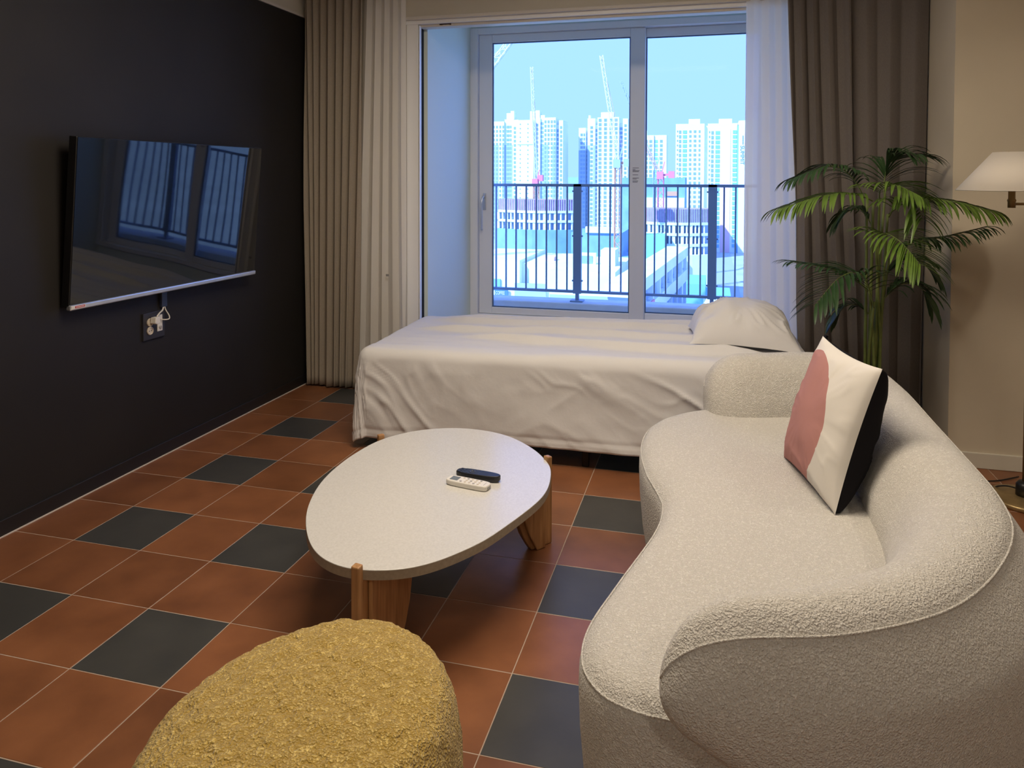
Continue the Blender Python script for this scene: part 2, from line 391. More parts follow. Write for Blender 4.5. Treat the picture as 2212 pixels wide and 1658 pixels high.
# handle on the left stile
MB().box((0.918, YO - .004, 1.125), (0.944, YO + .008, 1.255)).build('handle_plate', M_silver, s1, bevel=0.004)
hd = MB(); hd.tube([(0.931, YO - .004, 1.227), (0.931, YO - .034, 1.227), (0.927, YO - .046, 1.215), (0.921, YO - .046, 1.165), (0.921, YO - .046, 0.985), (0.923, YO - .043, 0.973)], 0.0085, 10)
hd.build('handle_lever', M_silver, s1, smooth=True)
st = MB()
for k, (z, w) in enumerate(((1.445, .045), (1.432, .02), (1.426, .05), (1.418, .045), (1.395, .04), (1.372, .046), (1.364, .03), (1.35, .04), (1.342, .036))):
    st.box((2.062, YO + .0065, z), (2.062 + w, YO + .0078, z + .0035))
st.build('caution_print', mat('grey_print', (0.12, 0.13, 0.16), 0.7), s1)

# ---- balcony ledge and railing
bl = MB(); bl.box((-1.0, YO + .121, -0.2), (5.0, 3.62, 0.10)); bl.box((-1.0, 3.36, 0.10), (5.0, 3.60, 0.408))
tag(bl.build('balcony_ledge', M_conc, bevel=0.01), 'pale concrete ledge outside the window under the railing', 'ledge')
rl = empty('balcony_railing', (1.9, 3.48, 0.425), label='dark metal balcony railing with thin upright bars outside window', cat='railing')
def rpart(name, mb, bev=0.002):
    o = mb.build(name, M_rail, rl, bevel=bev); o.matrix_parent_inverse = Matrix.Translation(-Vector(rl.location)); return o
YR = 3.46
rpart('top_rail', MB().box((-0.9, YR - .02, 1.305), (4.9, YR + .02, 1.327)))
rpart('bottom_rail', MB().box((-0.9, YR - .015, 0.474), (4.9, YR + .015, 0.495)))
posts = [0.62, 1.612, 2.630, 3.62]
for x in posts:
    rpart('post', MB().box((x - .032, YR - .02, 0.47), (x + .032, YR + .02, 1.327)))
    rpart('post_foot', MB().box((x - .014, YR - .014, 0.415), (x + .014, YR + .014, 0.47)))
    rpart('base_plate', MB().box((x - .05, YR - .05, 0.408), (x + .05, YR + .05, 0.420)))
    for z in (0.57, 0.92, 1.27): rpart('bolt', MB().box((x - .042, YR - .012, z - .006), (x + .042, YR + .012, z + .006)))
for a, b in zip(posts[:-1], posts[1:]):
    n_ = 11; st_ = (b - a) / (n_ + 1)
    for k in range(1, n_ + 1):
        rpart('baluster', MB().box((a + st_ * k - .006, YR - .006, 0.49), (a + st_ * k + .006, YR + .006, 1.308)), 0)

# ================================================================== CURTAINS
def curtain(name, xs_top, xs_bot, y, folds, amp, z0, z1, m, label, cat='curtain', seed=0, ragged=0.0, solid=0.003, y_bot=None, sharp=1.0, parent_parts=True):
    nu, nv = folds * 22 + 1, 48
    u = np.linspace(0, 1, nu)[:, None]; v = np.linspace(0, 1, nv)[None, :]     # v: 0 bottom, 1 top
    wob = 0.6 * vnoise(u * folds * 0.45, v * 0.6 + seed * 3.1, seed * 7.7)
    ph = 2 * PI * folds * (u + wob / folds * (0.55 + 0.6 * (1 - v)))
    a = amp * (0.75 + 0.35 * vnoise(u * folds * 0.8 + 11, v * 0.5, seed)) * (0.85 + 0.25 * (1 - v))
    w = np.sin(ph); w = np.sign(w) * np.abs(w) ** sharp
    x0 = xs_bot[0] + (xs_top[0] - xs_bot[0]) * v; x1 = xs_bot[1] + (xs_top[1] - xs_bot[1]) * v
    X = x0 + (x1 - x0) * u + 0.35 * a * np.sin(2 * ph + 0.6)
    X = np.clip(X, np.minimum(x0, x1) - 0.004, np.maximum(x0, x1) + 0.004)
    Yv = y + ((y_bot or y) - y) * (1 - v) + a * w
    Z = z0 + (z1 - z0) * v + ragged * vnoise(u * folds * 0.6, 3.3, seed) * (1 - v) ** 6
    P = np.stack([X + 0 * v, Yv, Z + 0 * u], -1)
    loc = Vector(((xs_bot[0] + xs_bot[1]) / 2, y, z0)); P = P - np.array(loc)
    o = grid_mesh(name, P, m, solid=solid); o.location = loc
    return tag(o, label, cat)
dl = curtain('drape_curtain', (0.040, 0.475), (0.055, 0.415), 2.095, 8, 0.027, 0.012, 2.70, M_drape, 'taupe linen drape gathered in front of the black wall corner', seed=1, ragged=0.012, sharp=0.8)
hm = MB().box((-.17, -.001, .095), (.17, .0, .097))
curtain('sheer_curtain', (0.46, 0.735), (0.385, 0.735), 2.135, 5, 0.016, 0.02, 2.70, M_sheer, 'white sheer curtain hanging beside the taupe linen drape', seed=4, solid=0, sharp=0.9)
tg = MB().box((0.612, 2.106, 0.742), (0.632, 2.108, 0.756)).build('care_tag', mat('grey_tag', (0.3, 0.29, 0.28), 0.8))
for ob in bpy.data.objects:
    if ob.name == 'sheer_curtain':
        tg.parent = ob; tg.matrix_parent_inverse = Matrix.Translation(-Vector(ob.location))
curtain('sheer_curtain', (2.80, 3.05), (2.80, 3.10), 2.168, 4, 0.012, 0.02, 2.70, M_sheer, 'white sheer curtain hanging behind the pillow end of the bed', seed=8, solid=0, sharp=0.9)
curtain('drape_curtain', (3.005, 3.33), (3.115, 3.40), 2.085, 4, 0.040, 0.012, 2.70, M_drape2, 'grey-brown drape with deep rounded folds behind the palm, nearest the sheer', seed=13, ragged=0.01, sharp=0.6)
curtain('drape_curtain', (3.33, 3.722), (3.40, 3.722), 2.105, 3, 0.014, 0.012, 2.70, M_drape2, 'grey-brown drape hanging nearly flat beside the beige wall pier', seed=21, ragged=0.01)

# ================================================================== TELEVISION on the left wall
tv = empty('television', (0.068, 0.84, 0.83), rz=-math.radians(1.6), label='black flat-screen television tilted forward on the black wall', cat='television')
th = math.atan2(0.055, 0.70)
RT = Matrix.Rotation(th, 4, 'Y')      # top leans into the room
def tvp(name, a, b, m, bev=0.003, par=tv):
    o = MB().box(a, b).build(name, m, par, bevel=bev); me = o.data; me.transform(RT if par is tv else Matrix.Identity(4)); return o
W2 = 0.617
tvp('tv_body', (-0.030, -W2, 0.0), (0.010, W2, 0.712), M_tvbody)
# slightly bowed glossy panel, as the wavy reflections in it show
nu, nv = 70, 40
ys = np.linspace(-W2 + .004, W2 - .004, nu)[:, None]; zs = np.linspace(0.016, 0.708, nv)[None, :]
X = 0.0125 + 0.00045 * np.sin(ys * 6.5 + 0.6) + 0.00012 * np.sin(ys * 14 + zs * 4) + 0 * zs
P = np.stack([X, ys + 0 * zs, zs + 0 * ys], -1)
o = grid_mesh('screen', P, M_screen, tv); o.data.transform(RT)
if o.data.polygons[0].normal.x < 0: o.data.flip_normals()
tvp('bottom_bar', (-0.004, -W2, -0.010), (0.020, W2, 0.013), M_silver, 0.005)
tvp('wall_mount', (-0.062, -0.2, 0.18), (-0.028, 0.2, 0.52), M_tvbody)
sk = tvp('logo_sticker', (0.0195, -W2 + .004, -0.004), (0.0208, -W2 + .075, 0.010), M_whiteplastic, 0)
lb = MB(); lb.box((0.0207, -W2 + .022, -0.001), (0.0213, -W2 + .070, 0.008)); o = lb.build('red_print', M_red, sk); o.data.transform(RT)
lb = MB()
for k in range(6): lb.box((0.0212, -W2 + .027 + k * .0068, 0.0015), (0.0217, -W2 + .0315 + k * .0068, 0.0055))
o = lb.build('logo_letters', M_whiteplastic, sk); o.data.transform(RT)

# cable cover, socket plate and cords below the television
cc = MB().box((WX, 0.800, 0.735), (WX + .016, 0.838, 0.86)).build('cable_cover', mat('dark_cable_cover', (0.03, 0.04, 0.07), 0.4), bevel=0.003)
tag(cc, 'short dark cable cover running down from the television', 'cable cover')
so = empty('wall_socket', (WX, 0.752, 0.655), label='black socket plate with beige sockets on the black wall', cat='socket')
def sop(name, mb, m, bev=0.002, smooth=False):
    o = mb.build(name, m, so, bevel=bev, smooth=smooth); o.matrix_parent_inverse = Matrix.Translation(-Vector(so.location)); return o
sop('cover_plate', MB().box((WX, 0.683, 0.592), (WX + .010, 0.824, 0.722)), M_plate)
ry = lambda y, z, x: Matrix.Translation((x, y, z)) @ Matrix.Rotation(PI / 2, 4, 'Y')
for z in (0.676, 0.635):
    sop('round_socket', MB().lathe([(0.0, 0.0), (0.0195, 0.0), (0.0195, 0.006), (0.016, 0.0075), (0.015, 0.004), (0.0, 0.004)], 28, mtx=ry(0.724, z, WX + .009)), M_beigeplastic, 0)
slm = MB()
for dy in (-.006, .006): slm.lathe([(0, 0), (0.0025, 0), (0.0025, .0006), (0, .0006)], 8, mtx=ry(0.724 + dy, 0.635, WX + .0131))
sop('socket_hole', slm, M_gap, 0)
sop('data_socket', MB().box((WX + .009, 0.772, 0.622), (WX + .0135, 0.806, 0.702)), M_whiteplastic)
sop('aerial_port', MB().lathe([(0.004, 0), (0.009, 0), (0.009, .004), (0.006, .006), (0.004, .006)], 20, mtx=ry(0.789, 0.641, WX + .013)), M_greybtn, 0)
pl = tag(MB().prism([(-.016, -.014), (.012, -.018), (.020, 0), (.012, .018), (-.016, .014)], 0, .03, mtx=ry(0.737, 0.684, WX + .0165)).build('power_plug', M_whiteplastic, bevel=0.003), 'white angled power plug in the upper round socket', 'plug')
cd = spline([(WX + .035, 0.742, 0.700), (WX + .03, 0.765, 0.713), (WX + .018, 0.80, 0.722), (WX + .012, 0.815, 0.737)], 20, False)
MB().tube([tuple(p) for p in cd], 0.0038, 8).build('power_cord', M_cord, pl, smooth=True)
cd = spline([(WX + .016, 0.787, 0.681), (WX + .03, 0.80, 0.676), (WX + .035, 0.825, 0.676), (WX + .03, 0.832, 0.690), (WX + .015, 0.826, 0.72), (WX + .012, 0.824, 0.737)], 26, False)
tag(MB().tube([tuple(p) for p in cd], 0.0028, 8).build('aerial_cable', M_cord, smooth=True), 'thin white aerial cable looping out of the socket plate', 'cable')

# ================================================================== BED
bed = empty('bed', (1.985, 1.65, 0), rz=math.radians(1.1), label='low single bed with black metal legs under the white cover', cat='bed')
for sx in (-0.9, 0.06, 0.95):
    for sy in (-0.43, 0.43):
        MB().box((sx - .016, sy - .016, 0), (sx + .016, sy + .016, 0.17)).build('leg', M_metal_blk, bed, bevel=0.003)
fb = MB(); fb.box((-1.0, -0.45, 0.17), (1.05, -0.43, 0.215)); fb.box((-1.0, 0.43, 0.17), (1.05, 0.45, 0.215)); fb.box((-1.0, -0.43, 0.17), (-0.93, 0.43, 0.215)); fb.box((1.01, -0.43, 0.17), (1.05, 0.43, 0.215))
fb.build('bed_frame', M_metal_blk, bed, bevel=0.004)
for k in range(9): MB().box((-0.88 + k * .2, -.43, .19), (-0.80 + k * .2, .43, .213)).build('slat', M_metal_blk, bed)
MB().box((-1.0, -0.445, 0.216), (1.03, 0.445, 0.50)).build('mattress', M_matt, bed, bevel=0.05, seg=4)

# cover: one draped cloth over mattress
def build_cover():
    L, W, Rr = 2.10, 0.84, 0.055          # inner core, rounded edge radius
    hs = 0.462
    st = 0.0095
    ks = np.arange(-L / 2 - hs, L / 2 + hs + 1e-6, st); kt = np.arange(-W / 2 - hs, W / 2 + hs + 1e-6, st)
    S, T = np.meshgrid(ks, kt, indexing='ij')
    cx = np.clip(S, -L / 2, L / 2); cy = np.clip(T, -W / 2, W / 2)
    ds = S - cx; dt = T - cy; ads, adt = np.abs(ds), np.abs(dt)
    h = np.maximum(ads, adt)                                     # run of cloth beyond the core
    th = np.where(ads + adt > 0, (PI / 2) * adt / np.maximum(ads + adt, 1e-9), 0)
    nx = np.cos(th) * np.sign(ds); ny = np.sin(th) * np.sign(dt)
    nx = np.where(ads == 0, 0, nx); ny = np.where(adt == 0, 0, ny)
    # hem length differs around the bed
    front = np.clip(-ny, 0, 1); left = np.clip(-nx, 0, 1)
    hem = 1.0 + 0.05 * front * np.clip(-(cx + 0.35) / 0.6, -0.2, 1) + 0.03 * left - 0.16 * np.clip(ny, 0, 1) * 0.3
    h = h * hem
    q = PI / 2 * Rr
    phi = np.minimum(h, q) / Rr
    out = Rr * np.sin(phi); down = Rr * (1 - np.cos(phi)) + np.maximum(h - q, 0)
    t = np.clip(down / 0.45, 0, 1.2)
    corner = np.abs(nx * ny) * 2
    per = np.where(adt >= ads, cx * 1.0 + 0.9 * th, cy + 5 + 0.9 * th)
    side = np.clip((down - 0.03) / 0.08, 0, 1)
    # hanging folds: broad swags, long slanted creases that start at the edge, fine crumple
    wx = per + 0.10 * vnoise(per * 2.3, down * 2.5, 3.3); wd = down + 0.07 * vnoise(per * 3.1 + 7, down * 3.0, 1.9)
    wr = 0.010 * t * vnoise(wx * 2.6 - wd * 1.5, wd * 2.0, 2.2)
    fade = np.clip(0.5 + 0.9 * vnoise(per * 1.7 + 4, down * 2.2, 6.6), 0, 1)
    r1 = vnoise(wx * 5.0 - wd * 6.5, wd * 1.6 + wx * 0.7, 5.1); wr += side * 0.011 * fade * (1 - np.abs(r1)) ** 3
    r2 = vnoise(wx * 7.0 + wd * 5.0 + 3, wd * 2.4 - wx, 9.3); wr += side * 0.009 * (1 - fade) * (1 - np.abs(r2)) ** 3
    r4 = vnoise(wx * 15 - wd * 16, wd * 5 + wx * 3, 4.1); wr += side * 0.008 * (1 - np.abs(r4)) ** 3 * np.clip(0.4 + vnoise(per * 2.9, down * 4, 8.8), 0, 1)
    r3 = vnoise(per * 24 + down * 10, down * 20 - per * 6, 1.3); wr += side * 0.0012 * r3
    wr += 0.015 * corner * t                                     # corner flares out
    wr += 0.012 * t * left
    wr += 0.012 * front * t
    hv = down / np.maximum(down.max(), 1e-6)
    # stitched hem 3.5 cm above the edge
    seam = np.abs((np.maximum(np.abs(S) - L / 2, np.abs(T) - W / 2)) - (hs - 0.042))
    wr -= 0.006 * np.exp(-(seam / 0.006) ** 2)
    wr = wr * np.where(ny > 0.3, 0.3, 1.0)
    out = out + wr
    top = 0.500 + 0.020 * (1 - (2 * np.abs(S) / (L + .3)) ** 4 * 0.6)
    tf = np.clip(1 - h / 0.12, 0, 1)
    def ridge(y0, slope, w, A, x0, x1, wav=0.02, sd=0.0):
        yy = T - (y0 + slope * S + wav * np.sin(S * 3.1 + sd) + 0.012 * vnoise(S * 4, sd))
        return A * np.exp(-(yy / w) ** 2) * np.clip((S - x0) / .25, 0, 1) * np.clip((x1 - S) / .25, 0, 1)
    z = top + tf * (ridge(0.22, -0.09, 0.030, 0.040, -1.0, 0.75, 0.015, 0.3) + ridge(0.02, -0.07, 0.026, 0.034, -1.0, 0.95, 0.02, 1.7) + ridge(-0.20, -0.06, 0.030, 0.036, -0.7, 0.95, 0.018, 3.0) + ridge(0.38, -0.03, 0.024, 0.030, -0.95, 0.9, 0.01, 4.2)
                  + 0.010 * vnoise(S * 1.6, T * 6, 4.4) + 0.005 * vnoise(S * 4, T * 16, 8.1) + 0.0022 * (1 - np.abs(vnoise(S * 10 + T * 6, T * 18, 2.7))) ** 2)
    z = z + 0.020 * np.clip((S + 0.2) / 0.9, -0.3, 1) * tf
    Z = z - down
    Z = Z + 0.004 * side * vnoise(per * 4, 7.7) * t
    X = cx + nx * out; Y = cy + ny * out
    Z = np.maximum(Z, 0.012)
    # inflate the crowned edge slightly
    P = np.stack([X, Y, Z], -1)
    return P
P = build_cover()
cov = grid_mesh('bed_cover', P, M_sheet, solid=0.004)
cov.location = (1.985, 1.65, 0); cov.rotation_euler = (0, 0, math.radians(1.1))
tag(cov, 'wrinkled white cotton cover draped over the single bed', 'bedspread')

def pillow_mesh(name, a, b, thick, m, n=64, power=0.55, crease=0.004, seed=0, sag=0.0, parent=None, half=None, corner=0.06):
    """pinched cushion in the XY plane, thickness along Z; half = +1 / -1 builds one panel"""
    u = np.linspace(-1, 1, n); U, V = np.meshgrid(u, u, indexing='ij')
    pin = 1 - corner * (1 - V ** 2) * np.abs(U) ** 3; pin2 = 1 - corner * (1 - U ** 2) * np.abs(V) ** 3
    X = a * U * pin; Y = b * V * pin2
    H = np.clip((1 - U ** 2), 0, 1) ** power * np.clip((1 - V ** 2), 0, 1) ** power
    rad = np.arctan2(V, U); edge = np.maximum(np.abs(U), np.abs(V))
    wr = crease * (1 - np.abs(vnoise(rad * 5 + seed, edge * 2, seed))) ** 3 * edge ** 2 * (1 - edge ** 6) * 2.2 + crease * 0.8 * vnoise(U * 3 + seed, V * 3, seed)* (1 - edge ** 8)
    outs = []
    for sgn in ((1, -1) if half is None else (half,)):
        Z = sgn * (thick * H + wr)
        outs.append(np.stack([X, Y, Z], -1))
    return outs
pt = pillow_mesh('pillow', 0.262, 0.20, 0.10, M_pillow, seed=3, crease=0.010, power=0.5, corner=0.10)
pil = empty('pillow', (2.775, 1.63, 0.568), rz=math.radians(3), label='plump white pillow lying on the bed by the curtains', cat='pillow')
A_, B_ = pt
Bb = B_.copy(); Bb[..., 2] *= 0.12
Aa = A_.copy(); Aa[..., 2] *= 1.78; Aa[..., 2] += 0.035 * np.clip(Aa[..., 1] / 0.2, -1, 1) * (Aa[..., 2] / 0.155)
for q_ in (Aa, Bb): q_[..., 2] -= 0.030 * np.clip(-q_[..., 1] / 0.2, 0, 1) ** 1.5 * np.clip(0.45 + q_[..., 0] / 0.4, 0.3, 1)
grid_mesh('pillow_top', Aa, M_pillow, pil); grid_mesh('pillow_underside', Bb, M_pillow, pil, flip=True)
for c in pil.children: c.location.z = 0.012

# ================================================================== SOFA
sofa = empty('sofa', (2.85, 0.05, 0), label='cream boucle sofa with curved seat and wraparound back', cat='sofa')
SO = np.array([2.85, 0.05, 0.0])
seat_out = [(2.59, 0.90), (2.475, 0.80), (2.395, 0.655), (2.378, 0.44), (2.412, 0.22), (2.470, 0.03), (2.486, -0.06), (2.474, -0.21), (2.408, -0.49), (2.368, -0.68), (2.374, -0.80), (2.418, -0.876), (2.475, -0.908), (2.55, -0.92),
            (2.74, -0.915), (2.93, -0.85), (3.09, -0.71), (3.20, -0.50), (3.25, -0.20), (3.25, 0.3), (3.23, 0.65), (3.13, 0.90), (2.96, 0.98), (2.76, 0.97)]
O2 = spline(seat_out, 300)
tn = np.roll(O2, -1, 0) - np.roll(O2, 1, 0); tn /= np.linalg.norm(tn, axis=1)[:, None]
nrm = np.stack([-tn[:, 1], tn[:, 0]], 1)
area = 0.5 * np.sum(O2[:, 0] * np.roll(O2[:, 1], -1) - np.roll(O2[:, 0], -1) * O2[:, 1])
inw = nrm if area > 0 else -nrm
SZ = 0.43
prof = [(0.05, 0.0), (0.042, 0.03), (0.026, 0.07), (0.012, 0.16), (0.003, 0.26), (0.0, 0.34), (0.001, 0.375), (0.006, 0.395), (0.0075, 0.3965), (0.009, 0.398), (0.016, 0.409), (0.030, 0.420), (0.05, 0.428), (0.08, 0.433)]
P = np.stack([np.concatenate([O2 + inw * q, np.full((300, 1), z)], 1) for q, z in prof], 1) - SO
me = bpy.data.meshes.new('seat'); nu, nv = 300, len(prof)
idx = np.arange(nu * nv).reshape(nu, nv); nx_ = np.roll(idx, -1, 0)
F = np.stack([idx[:, :-1], nx_[:, :-1], nx_[:, 1:], idx[:, 1:]], -1).reshape(-1, 4).tolist()
if area < 0: F = [f[::-1] for f in F]
top_ring = idx[:, -1].tolist()
# fan the crowned seat top from inner scaled rings so that it stays smooth
V = P.reshape(-1, 3).tolist()
F.append(top_ring if area > 0 else top_ring[::-1]); F.append((idx[:, 0].tolist())[::-1] if area > 0 else idx[:, 0].tolist())
me.from_pydata(V, [], F); me.update()
link('seat', me, M_sofa, sofa, True)
sr = MB(); sr.tube([tuple(np.append(p, 0.398) - SO) for p in (O2 + inw * 0.0065)] , 0.0024, 6, False)
n6 = 6; sr.f += [(299 * n6 + a, 299 * n6 + (a + 1) % n6, (a + 1) % n6, a) for a in range(n6)]
sr.build('seat_piping', M_sofa, sofa, smooth=True)

# wraparound back and arms: a rounded band swept along its outer line
path = [(2.578, 0.945), (2.70, 0.985), (2.84, 1.045), (2.97, 1.095), (3.09, 1.095), (3.20, 1.02), (3.275, 0.87), (3.30, 0.65), (3.30, 0.3), (3.30, 0.0), (3.295, -0.25), (3.258, -0.45), (3.157, -0.653), (3.03, -0.812), (2.86, -0.925), (2.715, -0.975), (2.60, -1.0), (2.545, -1.005)]
NP = 220
pa = spline(path, NP, False)
tg_ = np.gradient(pa, axis=0); tg_ /= np.linalg.norm(tg_, axis=1)[:, None]
inn = np.stack([tg_[:, 1], -tg_[:, 0]], 1)              # inward = to the right of travel
sec = [(0.0, 0.612), (0.022, 0.634), (0.055, 0.648), (0.095, 0.646), (0.130, 0.628), (0.160, 0.592), (0.186, 0.535), (0.206, 0.475), (0.216, 0.42), (0.212, 0.40), (0.185, 0.388), (0.13, 0.385), (0.075, 0.385), (0.025, 0.392), (-0.012, 0.412), (-0.033, 0.450), (-0.037, 0.50), (-0.025, 0.55), (-0.010, 0.59)]
sc = spline(sec, 64)
s_len = np.concatenate([[0], np.cumsum(np.linalg.norm(np.diff(pa, axis=0), axis=1))]); Ltot = s_len[-1]
qc, zc = 0.10, 0.49
def endk(d, r): 
    x = np.clip(1 - d / r, 0, 1); return np.sqrt(np.maximum(1 - x ** 2.2, 0))
rows = []
ss = np.concatenate([np.linspace(0, 1, 26) ** 2 * 0.16, np.linspace(0.16, Ltot - 0.18, 150)[1:-1], Ltot - (np.linspace(1, 0, 26) ** 2) * 0.18])
for s in ss:
    p = np.array([np.interp(s, s_len, pa[:, k]) for k in (0, 1)]); nn = np.array([np.interp(s, s_len, inn[:, k]) for k in (0, 1)]); nn /= np.linalg.norm(nn)
    kz = min(endk(s, 0.16), endk(Ltot - s, 0.18)); kq = min(1, 0.12 + 0.88 * max(kz, 0.0) ** 0.8) if kz < 1 else 1
    kz = max(kz, 0.02)
    lowb = np.clip((min(s, Ltot - s) - 0.06) / 0.66, 0, 1) ** 1.15   # band grows down to the floor behind
    zs_ = sc[:, 1]; zs_ = np.where(zs_ < 0.49, 0.49 - (0.49 - zs_) * (1 + lowb * (0.47 / 0.105 - 1)), zs_)
    de = np.clip(1 - (Ltot - s) / 0.45, 0, 1)                                       # near arm thins towards its tip
    thick = (1 + 0.24 * np.exp(-((s - 0.42) / 0.24) ** 2) + 0.22 * np.clip((s - 0.5) / 0.3, 0, 1) * np.clip((Ltot - 0.55 - s) / 0.4, 0, 1)) * (1 - 0.50 * de ** 1.2)
    sq = np.where(sc[:, 0] > 0.02, 0.02 + (sc[:, 0] - 0.02) * thick, sc[:, 0])
    zk = np.where(sc[:, 1] < zc, 1.0 if s < 0.3 else kz, kz)                         # far arm tip stands on the seat, near tip is fully round
    q = qc * thick + (sq - qc * thick) * kq - 0.035 * lowb * np.clip((0.05 - sc[:, 0]) / 0.05, 0, 1) * np.clip((0.60 - sc[:, 1]) / 0.1, 0, 1); z = zc + (zs_ - zc) * zk
    rows.append(np.stack([p[0] + nn[0] * q, p[1] + nn[1] * q, z], 1))
P = np.stack(rows, 1) - SO          # (section, along, 3)
ob = grid_mesh('backrest', P, M_sofa, sofa, closed_u=True)
bm = bmesh.new(); bm.from_mesh(ob.data)
bm.verts.ensure_lookup_table(); nvv = P.shape[1]
bm.faces.new([bm.verts[i * nvv] for i in range(64)]); bm.faces.new([bm.verts[i * nvv + nvv - 1] for i in range(64)][::-1])
bmesh.ops.recalc_face_normals(bm, faces=bm.faces); bm.to_mesh(ob.data); bm.free()
pip = []
for k in range(3, P.shape[1] - 3): pip.append(tuple(P[0, k] + np.array([0, 0, 0.0005])))
MB().tube(pip, 0.0024, 6).build('back_piping', M_sofa, sofa, smooth=True)
for x, y in ((2.48, 0.6), (2.5, -0.75), (3.1, 0.7), (3.1, -0.5)):
    MB().lathe([(0.02, 0.0), (0.02, 0.012)], 16, c=(x - SO[0], y - SO[1])).build('foot', M_blkplastic, sofa)
me.transform(Matrix.Translation((0, 0, 0.0)))

# ---- cushion
cu = empty('scatter_cushion', (2.985, 0.19, 0.645), label='white cushion with a pink circle and black back on the sofa', cat='cushion')
e1 = Vector((-0.09, 0.385, 0.0)).normalized(); e2 = Vector((0.11, 0.06, 0.40)); e2 = (e2 - e1 * e2.dot(e1)).normalized(); e3 = e2.cross(e1).normalized()
# local axes: x = e1 (towards the far corner), y = e2 (up), z = front normal
fn = e1.cross(e2)
if fn.x > 0: fn = -fn
mt = Matrix((e1, e2, fn)).transposed().to_4x4()
mt.translation = (2.976, 0.178, 0.640); cu.matrix_world = mt
Af, Ab = pillow_mesh('c', 0.215, 0.215, 0.068, None, seed=6, crease=0.0042, power=0.5, corner=0.07)
Ab = Ab.copy(); Ab[..., 2] = -np.abs(Ab[..., 2] / 0.068) ** 0.72 * 0.068 * 1.55
M_cf = bpy.data.materials.new('pink_circle_cotton'); M_cf.use_nodes = True
n, l = M_cf.node_tree.nodes, M_cf.node_tree.links; p = n['Principled BSDF']; p.inputs['Roughness'].default_value = 0.9; p.inputs['Specular IOR Level'].default_value = 0.15
tcn = n.new('ShaderNodeTexCoord'); sx = n.new('ShaderNodeSeparateXYZ'); l.new(tcn.outputs['Object'], sx.inputs[0])
cb = n.new('ShaderNodeCombineXYZ'); l.new(sx.outputs[0], cb.inputs[0]); l.new(sx.outputs[1], cb.inputs[1])
ds_ = n.new('ShaderNodeVectorMath'); ds_.operation = 'DISTANCE'; l.new(cb.outputs[0], ds_.inputs[0]); ds_.inputs[1].default_value = (0.105, -0.035, 0)
lt = n.new('ShaderNodeMath'); lt.operation = 'LESS_THAN'; lt.inputs[1].default_value = 0.215; l.new(ds_.outputs['Value'], lt.inputs[0])
mxn = n.new('ShaderNodeMix'); mxn.data_type = 'RGBA'; l.new(lt.outputs[0], mxn.inputs['Factor']); mxn.inputs[6].default_value = (0.68, 0.65, 0.60, 1); mxn.inputs[7].default_value = (0.44, 0.215, 0.195, 1)
l.new(mxn.outputs[2], p.inputs['Base Color'])
o = grid_mesh('front_panel', Af, M_cf, cu); o2 = grid_mesh('back_panel', Ab, M_cotton_blk, cu, flip=True)
for q in (o, o2):
    bm = bmesh.new(); bm.from_mesh(q.data); bm.to_mesh(q.data); bm.free()
MB().box((0.196, 0.205, -.010), (0.212, 0.222, -.002)).build('zip_pull', M_cotton_blk, cu)

# ================================================================== COFFEE TABLE
tab = empty('coffee_table', (1.72, 0.12, 0), label='pebble-shaped coffee table with pale stone top and wooden legs', cat='coffee table')
TO = np.array([1.72, 0.12, 0])
tout = [(2.07, 0.348), (2.092, 0.192), (2.075, 0.055), (2.003, -0.176), (1.951, -0.278), (1.896, -0.356), (1.836, -0.409), (1.768, -0.438), (1.691, -0.451), (1.621, -0.437), (1.558, -0.402), (1.495, -0.339), (1.426, -0.24), (1.373, -0.134), (1.329, -0.001), (1.307, 0.13), (1.306, 0.299), (1.336, 0.470), (1.41, 0.589), (1.505, 0.662), (1.62, 0.697), (1.743, 0.688), (1.85, 0.639), (1.958, 0.541), (2.034, 0.434)]
T2 = spline(tout, 200)
# light smoothing
for _ in range(6): T2 = (np.roll(T2, 1, 0) + 2 * T2 + np.roll(T2, -1, 0)) / 4
tl = [(x - TO[0], y - TO[1]) for x, y in T2]
if 0.5 * sum(tl[k][0] * tl[(k + 1) % 200][1] - tl[(k + 1) % 200][0] * tl[k][1] for k in range(200)) < 0: tl = tl[::-1]
tt = MB().prism(tl, 0.287, 0.315).build('tabletop', M_top, tab, bevel=0.0015)
ar = np.array(tl); tnn = np.roll(ar, -1, 0) - np.roll(ar, 1, 0); tnn /= np.linalg.norm(tnn, axis=1)[:, None]; on_ = np.stack([tnn[:, 1], -tnn[:, 0]], 1)
e = MB(); nn_ = 200
for zz, of in ((0.2872, 0.0004), (0.3130, 0.0004)):
    e.v += [(a[0] + b[0] * of, a[1] + b[1] * of, zz) for a, b in zip(ar, on_)]
e.f = [(k, (k + 1) % nn_, nn_ + (k + 1) % nn_, nn_ + k) for k in range(nn_)]
e.build('edge_band', M_rim, tt)
